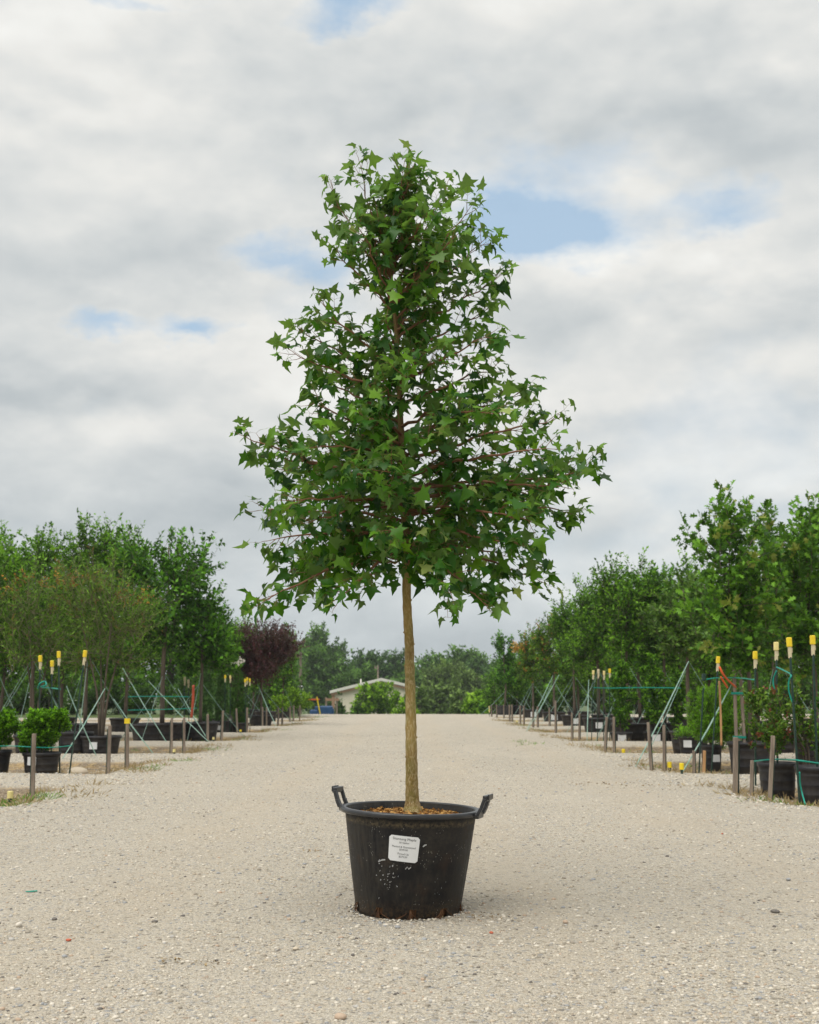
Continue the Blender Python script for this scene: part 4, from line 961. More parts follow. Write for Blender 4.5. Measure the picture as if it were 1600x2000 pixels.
plant('green_tree', 'tree', 'last low green tree before the crest on the right', 965, 59.0, 1300, 1400, 24, 'mid', mult=.9)
for i, (px_, Y_, t_, h_, kd) in enumerate([(1060, 62, 1250, 60, 'farmid'), (1180, 60, 1190, 90, 'farmid'), (1320, 60, 1170, 100, 'farmid'), (1470, 60, 1160, 110, 'farmid'), (1640, 60, 1150, 110, 'farmid'), (1120, 57, 1300, 60, 'farmid'), (1250, 56, 1290, 70, 'farmid'), (1390, 56, 1290, 70, 'farmid'), (1540, 56, 1290, 80, 'farmid')]):
    plant('backdrop_tree', 'tree', ['backdrop tree behind the rust topped tree', 'backdrop tree behind the wispy topped tree', 'backdrop tree beyond the grey oak', 'backdrop tree beyond the tall oak', 'backdrop tree past the right edge', 'low backdrop tree seen through the tangled straps', 'low backdrop tree between the upright evergreens', 'low backdrop tree left of the tall oak trunk', 'low backdrop tree behind the redtip shrubs'][i], px_, Y_, t_, 1420 if i < 5 else 1412, h_, kd, mult=.9, lsm=.55)
for i, px_ in enumerate(range(1025, 1641, 68)):
    plant('backdrop_shrub', 'shrub', ORD[i] + ' low shrub from the crest in the dense backdrop behind the right rows', px_, 54.5 + (i % 3), 1322 + 12*(i % 2), 1412, 46, 'hedge', group='low backdrop shrubs behind the right rows')
for i, (px_, Y_, t_, h_) in enumerate([(-150, 22.5, 1080, 80), (-130, 29, 1090, 80), (-270, 25, 1080, 90), (-250, 42, 1150, 130), (1760, 23, 1070, 80), (1740, 30, 1080, 80), (1900, 26, 1080, 90), (1880, 44, 1150, 130)]):
    plant('outer_tree', 'tree', ['nearest green tree of the left row outside the frame', 'second row green tree outside the left frame edge', 'outermost green tree of the left front rows', 'wide green tree far out behind the left rows', 'nearest green tree of the right row outside the frame', 'second row green tree outside the right frame edge', 'outermost green tree of the right front rows', 'wide green tree far out behind the right rows'][i], px_, Y_, t_, 1370, h_, 'mid', (.33, .4), mult=.45, lsm=1.25)
# ---- beyond the crest
FARB = [('round_tree', 620, 150, 1205, 1420, 46, 'far', 'tall pale topped tree rising behind the round tree left of the shed'),
        ('round_tree', 632, 128, 1258, 1430, 62, 'far', 'big round tree left of the shed'),
        ('round_tree', 585, 140, 1250, 1430, 40, 'far', 'round tree half hidden behind the utility pole'),
        ('dark_tree', 748, 150, 1254, 1420, 52, 'fardark', 'darkest round tree above the shed roof'),
        ('round_tree', 693, 122, 1292, 1420, 34, 'far', 'small round tree over the left slope of the shed roof'),
        ('round_tree', 790, 128, 1296, 1420, 42, 'far', 'grey green tree over the right slope of the shed roof'),
        ('round_tree', 848, 150, 1270, 1420, 42, 'far', 'tree just right of the maple trunk on the skyline'),
        ('round_tree', 908, 155, 1256, 1420, 42, 'far', 'tree with a peaked top right of the trunk on the skyline'),
        ('dark_tree', 955, 150, 1278, 1420, 40, 'fardark', 'dark skyline tree where the right rows begin'),
        ('round_tree', 872, 125, 1292, 1420, 52, 'farolive', 'broad grey green tree below the skyline right of the trunk'),
        ('round_tree', 930, 120, 1300, 1420, 36, 'farolive', 'greyish tree left of the slender tree'),
        ('olive_tree', 858, 98, 1326, 1425, 34, 'farolive', 'olive coloured tree right of the shed'),
        ('olive_tree', 820, 92, 1338, 1425, 20, 'farolive', 'small olive coloured tree close behind the maple trunk'),
        ('bright_bush', 740, 84, 1331, 1425, 44, 'farlime', 'bright green bush in front of the shed'),
        ('bright_bush', 703, 86, 1360, 1425, 18, 'farmid', 'darker low bush covering the foot of the shed'),
        ('bright_bush', 790, 82, 1352, 1425, 26, 'farlime', 'bright low bush left of the maple trunk'),
        ('small_conifer', 664, 80, 1358, 1425, 19, 'farcone', 'small dark conical evergreen at the left corner of the shed'),
        ('olive_bush', 900, 78, 1348, 1420, 30, 'farolive', 'greyish low bush beyond the crest'),
        ('bright_bush', 935, 76, 1340, 1420, 30, 'farlime', 'yellow green bush beyond the crest near the right rows'),
        ('bright_bush', 960, 72, 1352, 1420, 22, 'farmid', 'green bush beyond the crest at the foot of the slender tree'),
        ('round_tree', 530, 120, 1250, 1430, 50, 'far', 'far tree seen past the purple plum'),
        ('round_tree', 1010, 125, 1262, 1430, 50, 'far', 'far tree behind the low right row trees')]
for nm, px_, Y_, t_, bo_, h_, kd, lab_ in FARB:
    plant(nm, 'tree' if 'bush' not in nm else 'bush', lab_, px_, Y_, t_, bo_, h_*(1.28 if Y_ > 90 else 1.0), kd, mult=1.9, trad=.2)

# ------------------------------------------------------------------ stakes and posts
def wood_stake(px, yt, yb_, wpx, label, Y=None, lean=0, m=wood_st, group='wooden marker stakes along the road', cap=None, pxb=None):
    if Y is None:   # from where it meets the ground
        r = ray(px, yb_); Y = HC/(-r.z)*r.y
    a = at(px if pxb is None else pxb, yb_, Y); a.z = G(a.x, Y) - .03; b_ = at(px + lean, yt, Y)
    o_ = empty('marker_stake', (a.x, Y, G(a.x, Y))); L0 = Vector(o_.location)
    ww = wpx*Y/F; mb = MB(); mb.bar(a - L0, b_ - L0, ww, ww*.8); s_ = mb.build('post', m, o_); 
    bv = s_.modifiers.new('bevel', 'BEVEL'); bv.width = ww*.08
    if cap:
        mb = MB(); mb.bar(b_ - L0 - Vector((0, 0, .055)), b_ - L0 + Vector((0, 0, .012)), ww*1.35, ww*1.3); mb.build('cap', cap, o_)
    # thin green steel rod tied to its side
    mb = MB(); dx_ = ww*.62*(-1 if px < 800 else 1); mb.tube([a - L0 + Vector((dx_, .01, 0)), (b_ - L0)*.93 + Vector((dx_, .01, 0))], ww*.2, 6); mb.build('rod', greenm, o_)
    tag(o_, label, 'stake', group); return o_
ST_L = [(64, 1433, 1554, 8), (212, 1417, 1505, 7), (249, 1405, 1501, 7), (335, 1402, 1472, 5), (360, 1401, 1471, 5), (406, 1395, 1449, 5), (433, 1388, 1446, 4.5), (464, 1384, 1430, 4), (483, 1382, 1428, 4), (513, 1381, 1418, 3.5), (521, 1381, 1417, 3), (544, 1382, 1415, 3), (552, 1381, 1413, 3), (567, 1379, 1410, 3), (574, 1378, 1409, 3), (586, 1378, 1405, 2.5)]
lab_l = ['nearest left marker stake, standing alone in brown dry grass', 'grey marker stake in front of the wide tagged pot', 'marker stake topped by a yellow cap right of the wide tagged pot', 'left one of two stakes before the big black tubs',
         'right one of two stakes before the big black tubs', 'stake at the right edge of the black tubs', 'stake in front of the junipers', 'leaning left stake of the pair below the dark conical evergreen', 'right stake of the pair below the dark conical evergreen']
lab_l += [f'{q} of the seven small stakes from the plum to the crest on the left' for q in ('nearest', 'second', 'third', 'fourth', 'fifth', 'sixth', 'farthest')]
for i, (a, t_, b_, w0) in enumerate(ST_L):
    wood_stake(a, t_, b_, w0, lab_l[i], cap=yel_m if i == 2 else None, lean=[3, 3, 0, 1, 0, 0, 3, -2, 0, 0, 0, 0, 0, 0, 0, 0][i])
ST_R = [(1436, 1440, 1550, 10), (1467, 1485, 1553, 6.5), (1503, 1437, 1563, 8), (1272, 1411, 1504, 6), (1297, 1416, 1503, 6), (1181, 1400, 1468, 5), (1199, 1400, 1469, 5), (1117, 1392, 1446, 4), (1131, 1392, 1445, 4), (1085, 1368, 1431, 4), (1073, 1382, 1418, 3.5), (1050, 1380, 1421, 3.5), (1041, 1380, 1421, 3.5),
        (1023, 1378, 1414, 3), (1016, 1378, 1414, 3), (1000, 1376, 1409, 3), (995, 1376, 1408, 3), (984, 1376, 1403, 2.5), (970, 1376, 1401, 2.5), (960, 1377, 1400, 2.5)]
lab_r = ['broad grey stake standing in front of the oak pot', 'short stake between the broad stake and the leaning one', 'leaning brown stake nearest the camera on the right', 'left one of the two stakes before the yellow stubs', 'right one of the two stakes before the yellow stubs',
         'leaning pale stake before the tagged evergreen pots', 'upright stake before the tagged evergreen pots', 'left stake of the pair below the wispy topped tree', 'right stake of the pair below the wispy topped tree', 'tall rusty brown stake among the tangled straps']
lab_r += [f'{q} of the ten small stakes running to the crest on the right' for q in ('nearest', 'second', 'third', 'fourth', 'fifth', 'sixth', 'seventh', 'eighth', 'ninth', 'farthest')]
for i, (a, t_, b_, w0) in enumerate(ST_R):
    wood_stake(a, t_, b_, w0, lab_r[i], lean=[1, 2, 7, -6, 0, 4, 0, 0, 1] [i] if i < 9 else 0, m=wood_or if i == 99 else wood_st)
wood_stake(1374, 1466, 1508, 6, 'short orange wooden stub beside the narrow black pots', m=wood_or, lean=2)
wood_stake(1355, 1466, 1507, 5.5, 'short brown wooden stub left of the orange one', m=wood_st)
def t_post(pt, pb, Y, label, cap=yel_m, sleeve=True, group='green steel posts with capped tops'):
    a = at(pb[0], pb[1], Y); a.z = min(a.z, G(a.x, Y)); a.z = G(a.x, Y) - .02; b_ = at(pt[0], pt[1], Y)
    o_ = empty('steel_post', (a.x, Y, G(a.x, Y))); L0 = Vector(o_.location); a, b_ = a - L0, b_ - L0
    d = (b_-a).normalized(); mb = MB(); s1 = b_ - d*.19
    mb.bar(a, s1, .030, .010); mb.bar(a + Vector((0, -.012, 0)), s1 + Vector((0, -.012, 0)), .009, .016)
    for q in range(12):
        p = a.lerp(s1, .15 + .07*q); mb.box(p + Vector((0, -.022, 0)), (.010, .008, .022))
    mb.build('post', greenm, o_)
    if sleeve:
        mb = MB(); mb.bar(s1 - d*.01, b_ - d*.08, .032, .026); mb.box(s1.lerp(b_, .35) + Vector((.016, 0, 0)), (.016, .02, .05)); mb.build('sleeve', cream_m, o_)
    mb = MB(); mb.bar(b_ - d*.092, b_, .050, .045); c_ = mb.build('cap', cap, o_); bv = c_.modifiers.new('bevel', 'BEVEL'); bv.width = .006
    tag(o_, label, 'post', group); return o_
t_post((79, 1280), (76, 1500), 16.6, 'leftmost of four capped green posts behind the boxwood, looped with teal cord')
t_post((102, 1290), (101, 1500), 17.2, 'shortest of the four capped green posts behind the boxwood')
t_post((115, 1272), (118, 1502), 16.3, 'capped green post right above the boxwood with teal cord')
t_post((167, 1270), (135, 1507), 15.7, 'strongly leaning green post with yellow cap between the boxwood and wide pot')
t_post((361, 1322), (360, 1440), 27.0, 'cream topped post left of the red pipe', cream_m); t_post((368, 1327), (370, 1440), 27.4, 'cream topped post right beside the red pipe', cream_m)
t_post((440, 1318), (440, 1412), 31, 'yellow capped post left of two by the junipers'); t_post((450, 1319), (450, 1412), 31.2, 'yellow capped post right of two by the junipers', yel_pale)
t_post((479, 1326), (480, 1415), 30.5, 'left yellow capped post of three before the plum'); t_post((483, 1323), (482, 1410), 32, 'middle yellow capped post of three before the plum'); t_post((488, 1325), (489, 1410), 32, 'right yellow capped post of three before the plum')
t_post((1403, 1282), (1388, 1510), 15.7, 'green post with yellow cap and orange tape beside the oak')
t_post((1375, 1316), (1364, 1510), 15.7, 'bare topped dark post left of the taped post', greenm, False)
t_post((1475, 1272), (1476, 1547), 13.6, 'green post with yellow cap left of the redtip shrubs')
t_post((1516, 1254), (1519, 1562), 12.8, 'green post with a faded cap rising from the redtip shrubs', yel_pale)
t_post((1541, 1245), (1562, 1578), 11.5, 'leaning green post with yellow cap in front of the largest right pot')
t_post((1587, 1241), (1598, 1570), 11.9, 'tallest yellow capped green post at the right edge')
for i, (a, cp_) in enumerate([(1159, yel_pale), (1169, cream_m), (1180, yel_pale), (1191, yel_m)]):
    t_post((a, [1309, 1307, 1310, 1306][i]), (a - 4 + 4*i*.3, 1445), 25.2 + .12*i, ['leftmost post of the four standing together before the right middle trees', 'second post of the four, with the palest cap', 'third post of the four before the right middle trees', 'fourth post of the four, with the brightest yellow cap'][i], cp_)
def stub(px, yb_, label, cap=yel_m, hpx=26, wpx=8):
    r = ray(px, yb_); Y = HC/(-r.z)*r.y; x_ = at(px, yb_, Y).x; z0 = G(x_, Y); o_ = empty('pipe_stub', (x_, Y, z0)); h_ = hpx*Y/F - z0*.0; w0 = wpx*Y/F
    mb = MB(); mb.tube([(0, 0, -.02), (0, 0, h_*.6)], w0*.32, 10); mb.build('pipe', greenm, o_); mb = MB(); mb.tube([(0, 0, h_*.4), (0, 0, h_*.98), (0, 0, h_)], [w0*.55, w0*.55, w0*.48], 14); mb.build('cap', cap, o_)
    tag(o_, label, 'pipe stub', 'yellow capped irrigation stubs')
stub(20, 1556, 'pale yellow capped stub among weeds at far left', yel_pale, 22, 10); stub(1308, 1503, 'left one of two yellow stubs in the right bed', yel_m, 18, 8); stub(1332, 1511, 'right one of two yellow stubs in the right bed', yel_m, 20, 8)
stub(1218, 1470, 'yellow stub before the tagged evergreen pots', yel_m, 12, 6); stub(340, 1473, 'small pale stub between the two left stakes', yel_pale, 9, 5); stub(470, 1431, 'tiny yellow stub below the left pair of stakes', yel_m, 6, 4); stub(417, 1448, 'tiny pale stub right of the black tubs', yel_pale, 8, 4)
stub(1010, 1413, 'tiny pale stub near the far right stakes', yel_pale, 6, 4); stub(956, 1400, 'tiny pale topped stick at the crest', yel_pale, 20, 1.6)
def cord(name, pts_, r, m, label, cat):
    P_ = [at(*p) for p in pts_]; base = Vector((P_[0].x, P_[0].y, 0)); P_ = [p - base for p in P_]; P_, R_ = smooth_pts(P_, [r]*len(P_), 5)
    mb = MB(); mb.tube(P_, R_, 6); o_ = mb.build(name, m, None, True); o_.location = base; tag(o_, label, cat); return o_
cord('teal_cord', [(74, 1345, 16.5), (78, 1335, 16.4), (88, 1331, 16.5), (90, 1338, 16.45), (80, 1342, 16.5), (100, 1344, 17.0), (118, 1346, 16.3)], .010, teal_m, 'teal cord looped between the posts behind the boxwood', 'cord')
cord('teal_cord', [(-20, 1458, 15.6), (20, 1457, 15.7), (60, 1459, 15.7), (100, 1460, 15.85), (143, 1456, 15.75)], .006, teal_m, 'teal cord strung across the fronts of the boxwood pots', 'cord')
cord('teal_cord', [(1375, 1328, 15.75), (1400, 1324, 15.6), (1440, 1324, 16.2), (1475, 1328, 13.6)], .007, teal_m, 'teal cord running from the taped post across the oak', 'cord')
cord('teal_cord', [(1517, 1303, 12.75), (1530, 1309, 12.3), (1545, 1318, 11.5), (1541, 1330, 11.48), (1541, 1350, 11.5), (1548, 1372, 11.5)], .008, teal_m, 'teal cord hanging between the two middle posts at right', 'cord')
cord('teal_cord', [(1472, 1487, 13.5), (1490, 1485, 13.0), (1518, 1483, 12.7), (1540, 1484, 12.0), (1558, 1485, 11.42), (1600, 1491, 11.5)], .008, teal_m, 'teal cord lashing the right posts together at pot height', 'cord')
cord('teal_cord', [(1562, 1508, 11.3), (1563, 1530, 11.35), (1567, 1550, 11.35), (1573, 1571, 11.2)], .007, teal_m, 'loose teal cord end hanging before the largest right pot', 'cord')
cord('teal_cord', [(1517, 1310, 12.75), (1511, 1325, 12.8), (1511, 1338, 12.8), (1514, 1346, 12.8)], .008, teal_m, 'short teal cord end dangling from the faded cap post', 'cord')
cord('teal_cord', [(250, 1361, 24.8), (300, 1360, 24.8), (370, 1361, 24.9)], .008, teal_m, 'teal cord stretched in front of the tallest left laurel', 'cord')
cord('teal_cord', [(250, 1387, 24.8), (310, 1386, 24.8), (385, 1383, 24.9)], .007, teal_m, 'lower teal cord stretched above the big black tubs', 'cord')
cord('teal_cord', [(1160, 1343, 25), (1192, 1344, 25.4), (1260, 1343, 25.6), (1330, 1344, 25.6)], .010, teal_m, 'teal cord running from the four posts to the evergreens', 'cord')
cord('orange_tape', [(1405, 1302, 15.65), (1416, 1322, 15.7), (1437, 1342, 16.3)], .014, orange_t, 'orange tape tied from the taped post to the oak', 'tape')
cord('orange_tape', [(1408, 1322, 15.65), (1414, 1332, 15.7), (1421, 1343, 15.8)], .012, orange_t, 'short loose end of orange tape under the taped post', 'tape')
cord('red_pipe', [(374, 1402, 24.9), (377, 1370, 24.9), (378, 1338, 24.9)], .03, noisy('red_plastic', (.40, .07, .03), (.30, .05, .02), .5), 'upright rust red pipe beside the cream topped posts', 'pipe')
cord('yellow_stick', [(1409, 1456, 15.65), (1408, 1400, 15.7), (1405, 1330, 15.75)], .014, wood_or, 'thin yellow stick standing in the narrow blue black pot', 'stick')
for i, p_ in enumerate([[(1345, 1292, 19), (1290, 1370, 17.8), (1240, 1446, 16.6)], [(1430, 1335, 16.6), (1395, 1410, 16.0), (1332, 1500, 15.4)], [(240, 1305, 25.5), (275, 1370, 24.9), (325, 1450, 24.6)], [(290, 1330, 25.6), (350, 1400, 24.9), (408, 1450, 24.5)], [(205, 1345, 20.0), (170, 1385, 19.5), (125, 1420, 18.6)], [(130, 1340, 19.5), (160, 1400, 19.3), (190, 1430, 19.5)], [(222, 1365, 20.5), (262, 1420, 20.2), (300, 1446, 20.2)],
                        [(1092, 1318, 33), (1060, 1365, 32), (1028, 1412, 31)], [(1150, 1328, 28), (1140, 1380, 26.5), (1146, 1425, 26)], [(1080, 1320, 36), (1055, 1360, 35), (1030, 1400, 34)], [(503, 1335, 37), (522, 1365, 36), (540, 1387, 35)], [(348, 1345, 25.6), (380, 1395, 25.2), (408, 1440, 25)]]):
    P_ = [at(*q) for q in p_]; zg = G(P_[2].x, P_[2].y); P_[2].z = zg
    P_[1] = P_[0].lerp(P_[2], .5) - Vector((0, 0, .03)); base = Vector((P_[2].x, P_[2].y, zg)); mb = MB(); mb.tube([q - base for q in P_], [.007, .011, .007], 6); o_ = mb.build('guy_strap', strap_m); o_.location = base
    tag(o_, ['long pale strap slanting down in front of the evergreens', 'pale strap slanting from the oak down to the yellow stubs', 'pale strap slanting past the wide pot to the big tubs', 'pale strap crossing the big tubs to the right', 'pale strap crossing behind the leaning post', 'pale strap behind the boxwood falling to the right', 'pale strap falling right from the wide pot',
             'longest pale strap in the right tangle', 'pale upright strap right of the tangle', 'thin pale strap behind the longest one', 'pale strap falling from the purple plum', 'pale strap above the right end of the tubs'][i], 'strap')

# a few extra black tubs at the back of the left bed
for i, (px_, Y_, r_p, lab_) in enumerate([(290, 25.9, .36, 'empty black tub left of the tallest laurel tub'), (150, 21.2, .3, 'empty black pot behind the leaning post'), (1215, 31.2, .3, 'empty black pot behind the first evergreen'), (520, 43, .4, 'black pot just right of the plum pot')]):
    x_ = at(px_, 1400, Y_).x; o_ = empty('plant_pot', (x_, Y_, G(x_, Y_))); small_pot(o_, r_p, .42); mb = MB(); mb.lathe([(.001, .35), (r_p*.94, .34)], 24); mb.build('soil', soil_m, o_); tag(o_, lab_, 'pot')
# sandstone block near the leaning post, larger stones and litter on the road
def rock(px, py, r, label, t, name='stone', fl=(.5, .7), cat='stone'):
    rr0 = ray(px, py); Y = HC/(-rr0.z)*rr0.y; x_ = at(px, py, Y).x
    me_ = stones(name, np.array([[0, 0, r*.3]]), np.array([r]), np.array([t]), fl); o_ = link(name, me_, None, [stone_m], True); o_.location = (x_, Y, G(x_, Y)); 
    sb = o_.modifiers.new('sub', 'SUBSURF'); sb.levels = sb.render_levels = 1
    tag(o_, label, cat); return o_
rock(150, 1502, .17, 'tan sandstone block beside the leaning post foot', .70)
rock(776, 1813, .020, 'smooth grey brown stone just in front of the tub', .79); rock(664, 1990, .026, 'brown stone at the bottom edge below the tub', .95)
rock(1515, 1783, .026, 'dark grey stone at right, largest on the road there', .98); rock(1540, 1720, .020, 'grey brown stone above the dark one at right', .79)
rock(302, 1802, .018, 'dark stone left of the dry litter', .98); rock(107, 1797, .017, 'dark rounded stone near the red one', .98); rock(1105, 1803, .02, 'brown stone right of the tub', .95); rock(545, 1718, .012, 'small black stone left of the tub', .98)
rock(37, 1810, .024, 'large white stone near the left edge', .88); rock(577, 1855, .016, 'tan stone left below the tub', .70); rock(480, 1897, .017, 'beige stone below the dry litter', .57)
redm = noisy('red_stone', (.45, .11, .05), (.38, .09, .045), .7, 40)
for px_, py_, r0, l0 in ((134, 1838, .014, 'red stone on the gravel at lower left'), (960, 1823, .011, 'orange red pebble right of the tub foot'), (1411, 1630, .014, 'red stone on the gravel at right')):
    o_ = rock(px_, py_, r0, l0, .5, 'pebble'); o_.data.materials.clear(); o_.data.materials.append(redm)
def litter(px, py, label, lm, n_=14, sx=.05, ls=.022, name='dry_litter'):
    rr0 = ray(px, py); Y = HC/(-rr0.z)*rr0.y; x_ = at(px, py, Y).x
    p = np.stack([rng.normal(0, sx, n_), rng.normal(0, sx*.7, n_), rng.uniform(.003, .012, n_)], -1)
    V, Fc = stamp(SIMPLE[0], SIMPLE[1], p, rng.normal(0, 1, (n_, 3))*np.array([1, 1, .2]), rng.normal(0, .4, (n_, 3))+np.array([0, 0, 1]), ls*rng.uniform(.6, 1.5, n_), rng.uniform(0, 3, n_))
    o_ = link(name, npmesh(name, V, Fc, np.repeat(rng.random(n_)*.9, 2)), None, [lm]); o_.location = (x_, Y, G(x_, Y)); tag(o_, label, 'litter', kind='stuff')
litm = leaf_mat('brown_litter', (.12, .08, .04), (.22, .15, .07), (.34, .25, .13), .05, .85)
litter(338, 1879, 'small clump of brown dry litter, left of two', litm, 16, .026, .014); litter(395, 1885, 'small clump of brown dry litter, right of two', litm, 20, .034, .014)
litter(945, 1795, 'crumbs of bark and roots spilled right of the tub', litm, 60, .11, .014); litter(600, 1664, 'thin dark twig pieces left of the tub', litm, 12, .04, .02)
litter(1180, 1532, 'brown leaf litter at the right bed corner', litm, 36, .25, .025); litter(1340, 1535, 'brown leaf litter strip before the yellow stubs', litm, 70, .5, .028)
tr_ = MB()
rr0 = ray(57, 1743); Y_ = HC/(-rr0.z)*rr0.y; pts_ = [Vector((random.uniform(-.04, .04), random.uniform(-.02, .02), .006)) for _ in range(7)]
P_, R_ = smooth_pts(pts_, [.0025]*7, 5); tr_.tube(P_, R_, 5); o_ = tr_.build('cord_scrap', teal_m, None, True); o_.location = (at(57, 1743, Y_).x, Y_, 0); tag(o_, 'tangled teal cord scrap lying on the gravel at left', 'cord')
# gravel kicked against the tub foot
n = 420; a_ = rng.uniform(0, 6.283, n) + .5*np.sin(np.arange(n)*.7); rr_ = .250 + np.abs(rng.normal(0, .026, n)); q_ = .003+.006*rng.random(n)**2
tag(link('foot_gravel', stones('foot_gravel', np.stack([px0 + rr_*np.cos(a_), YM + rr_*np.sin(a_), q_*.5], -1), q_, rng.random(n)), None, [stone_m], True), 'small pale chips piled against the tub foot', 'gravel', kind='stuff')

# ------------------------------------------------------------------ shed, poles, machine
YB = 104.0
def bx(px): return at(px, 1390, YB).x
shed = empty('shed', (bx(745), YB, G(bx(745), YB))); tag(shed, 'cream metal shed with a low gable and brown trim beyond the crest', 'building')
z0 = shed.location.z; xl, xr, xm = bx(651)-bx(745), bx(842)-bx(745), 0
ze = at(651, 1354, YB).z - z0; zr = at(745, 1331, YB).z - z0; zer = ze
wall_m, T, b = mat('cream_ribbed_metal', (.74, .69, .56), .5, 0, .4)
o = T.node('ShaderNodeTexCoord').outputs['Object']; xs, ys, zs = T.sep(o)
rib = T.m('GREATER_THAN', T.m('FRACT', T.m('MULTIPLY', xs, 2.2)), .86)
T.put(b.inputs['Base Color'], T.mix(T.m('MULTIPLY', T.noise(o, .8, 4, .6), .3), (.74, .69, .56), (.66, .60, .48))); T.put(b.inputs['Normal'], T.bump(rib, .8, .03))
mb = MB(); D_ = 14
fr = [(xl, 0), (xr, 0), (xr, zer), (xm, zr), (xl, ze)]
mb.add([(x_, 0, z_) for x_, z_ in fr] + [(x_, D_, z_) for x_, z_ in fr], [(0, 1, 2, 3, 4), (9, 8, 7, 6, 5), (0, 5, 6, 1), (1, 6, 7, 2), (4, 9, 5, 0)])
for q in range(30):
    x_ = xl + .2 + (xr-xl-.4)*q/29; zt_ = (ze + (zr-ze)*(x_-xl)/(xm-xl)) if x_ < 0 else (zr + (zer-zr)*x_/xr)
    mb.box((x_, -.02, zt_/2 - .15), (.07, .04, zt_ - .35))
mb.build('wall', wall_m, shed)
roof_m = noisy('white_metal_roof', (.72, .70, .64), (.64, .62, .56), .4, 2, bump=.05); trim_m = noisy('brown_trim', (.36, .22, .14), (.30, .18, .11), .5, 4, bump=.05)
mb = MB()
for (xa, za_), (xb, zb_) in (((xl-.3, ze-.05), (xm, zr+.03)), ((xm, zr+.03), (xr+.3, zer-.05))):
    mb.add([(xa, -.35, za_+.03), (xb, -.35, zb_+.03), (xb, D_+.3, zb_+.03), (xa, D_+.3, za_+.03), (xa, -.35, za_+.28), (xb, -.35, zb_+.28), (xb, D_+.3, zb_+.28), (xa, D_+.3, za_+.28)], [(3,2,1,0), (4,5,6,7), (0,1,5,4), (1,2,6,5), (2,3,7,6), (3,0,4,7)])
mb.build('roof', roof_m, shed)
mb = MB()
mb.bar((xl-.2, -.2, ze-.10), (xm, -.2, zr-.06), .12, .2); mb.bar((xm, -.2, zr-.06), (xr+.2, -.2, zer-.10), .12, .2); mb.bar((xl, -.08, 0), (xl, -.08, ze-.1), .26, .18); mb.build('trim', trim_m, shed)
mb = MB(); mb.tube([(xl*.45, 2, ze), (xl*.45, 2, ze+1.25)], .07, 10); mb.build('vent_pipe', roof_m, shed)
def upole(px, Y, yt, label, tf=True):
    x_ = at(px, 1390, Y).x; z0 = G(x_, Y); o_ = empty('utility_pole', (x_, Y, z0)); h_ = at(px, yt, Y).z - z0; mb = MB(); mb.tube([(0, 0, -.1), (0, 0, h_)], [.0017*min(Y, 72), .0009*min(Y, 72)], 10); mb.build('pole', wood_st, o_)
    mb = MB(); mb.box((-.12, -.12, h_-.3), (.45, .08, .08)); mb.tube([(-.28, -.12, h_-.28), (-.28, -.12, h_-.08)], .05, 8); mb.build('crossarm', wood_st, o_)
    if tf: mb = MB(); mb.lathe([(.001, 0), (.24, 0), (.26, .05), (.26, .8), (.2, .9), (.001, .92)], 16, c=(-.05, -.36, h_-2.9)); mb.build('transformer', noisy('pale_grey_metal', (.5, .5, .5), (.42, .42, .42), .4), o_, True)
    tag(o_, label, 'utility pole')
upole(586, 72, 1274, 'weathered utility pole with a pale transformer left of the shed'); upole(738, 118, 1299, 'thin far utility pole above the shed roof', True)
# blue tractor and a loader boom
Yt = 74.0; xt = at(622, 1385, Yt).x; zg = at(622, 1397, Yt).z - .25; zt0 = G(xt, Yt)
tr = empty('tractor', (xt, Yt, zt0)); lift = 0
tag(tr, 'blue tractor with an orange canopy left of the shed', 'tractor')
blue_m = noisy('blue_paint', (.015, .06, .16), (.02, .08, .20), .4, 3, bump=.05); blk = noisy('tyre_rubber', (.02, .02, .02), (.035, .035, .035), .8, 8)
hgt = at(622, 1370, Yt).z - zt0
mb = MB(); mb.box((.35, 0, hgt-.55), (1.1, .7, .55)); mb.box((.85, 0, hgt-.62), (.25, .6, .4)); mb.box((-.25, 0, hgt-.75), (.5, .8, .5)); o_ = mb.build('body', blue_m, tr); bv = o_.modifiers.new('bevel', 'BEVEL'); bv.width = .08; bv.segments = 2
mb = MB(); mb.box((-.35, 0, hgt+.12), (.8, .8, .07)); mb.build('canopy', orange_t, tr)
mb = MB(); 
for a, b2 in ((-.75, -.35), (-.75, .35), (.05, -.35), (.05, .35)): mb.bar((a, b2, hgt-.6), (a, b2, hgt+.08), .05, .05)
mb.build('canopy_frame', greenm, tr)
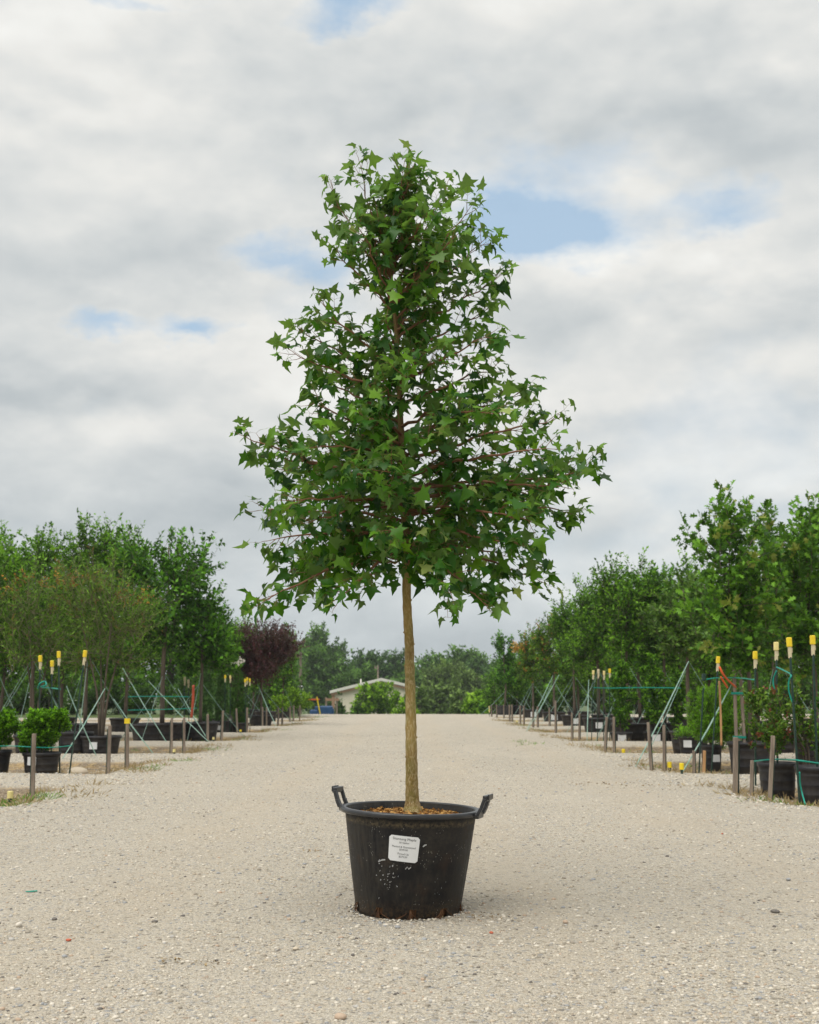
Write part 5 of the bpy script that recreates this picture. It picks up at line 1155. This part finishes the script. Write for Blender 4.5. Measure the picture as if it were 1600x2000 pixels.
for x_, y_, r0 in ((-.4, -.5, .55), (-.4, .5, .55), (.7, -.45, .35), (.7, .45, .35)):
    mb = MB(); z_ = r0; mb.tube([(x_, y_-.12, z_), (x_, y_+.12, z_)], r0, 20); w_o = mb.build('wheel', blk, tr); mb = MB(); mb.tube([(x_, y_-.135, z_), (x_, y_+.135, z_)], r0*.5, 16); mb.build('rim', white_m, w_o)
mb = MB(); mb.box((-.3, 0, hgt*.35), (1.7, .5, hgt*.3)); mb.build('chassis', blk, tr)
Yy = 73; a = at(633, 1392, Yy); b_ = at(619, 1361, Yy); zy = G(a.x, Yy); mb = MB(); mb.bar(Vector((0, 0, 0)), Vector((b_.x-a.x - (a.z-zy)*.45*0, 0, b_.z-zy)), .07, .07); o_ = mb.build('yellow_pole', yel_m); o_.location = (a.x, Yy, zy); tag(o_, 'slanting yellow pole in front of the tractor', 'pole')
Yk = 78; xk = at(643, 1380, Yk).x; zk = G(xk, Yk); hk = at(643, 1362, Yk).z - zk; rk = empty('timber_rack', (xk, Yk, zk)); tag(rk, 'timber rack with grey posts and a red brown beam by the shed corner', 'rack')
for dx in (-.2, .5): mb = MB(); mb.bar((dx, 0, 0), (dx, 0, hk), .12, .12); mb.build('post', wood_st, rk)
mb = MB(); mb.box((.2, -.08, hk-.15), (.9, .06, .16)); mb.build('beam', trim_m, rk)

# ------------------------------------------------------------------ air
hz = MB(); xa, xb, ya, yb2 = xs_[0]-5, xs_[-1]+5, ys_[0]-5, ys_[-1]+5
hz.box(((xa+xb)/2, (ya+yb2)/2, (-4.7+13.5)/2), (xb-xa, yb2-ya, 18.2))
hm_ = bpy.data.materials.new('haze_air'); hm_.use_nodes = True; hm_.node_tree.nodes.clear(); T = NT(hm_.node_tree)
pv = T.node('ShaderNodeVolumePrincipled'); pv.inputs['Color'].default_value = (.90, .95, 1, 1); pv.inputs['Density'].default_value = .0004; pv.inputs['Anisotropy'].default_value = .2
T.l.new(pv.outputs[0], T.node('ShaderNodeOutputMaterial').inputs['Volume'])
tag(hz.build('haze', hm_), 'thin pale haze in the air over the whole nursery', 'haze', kind='stuff')
sc.cycles.volume_bounces = 0
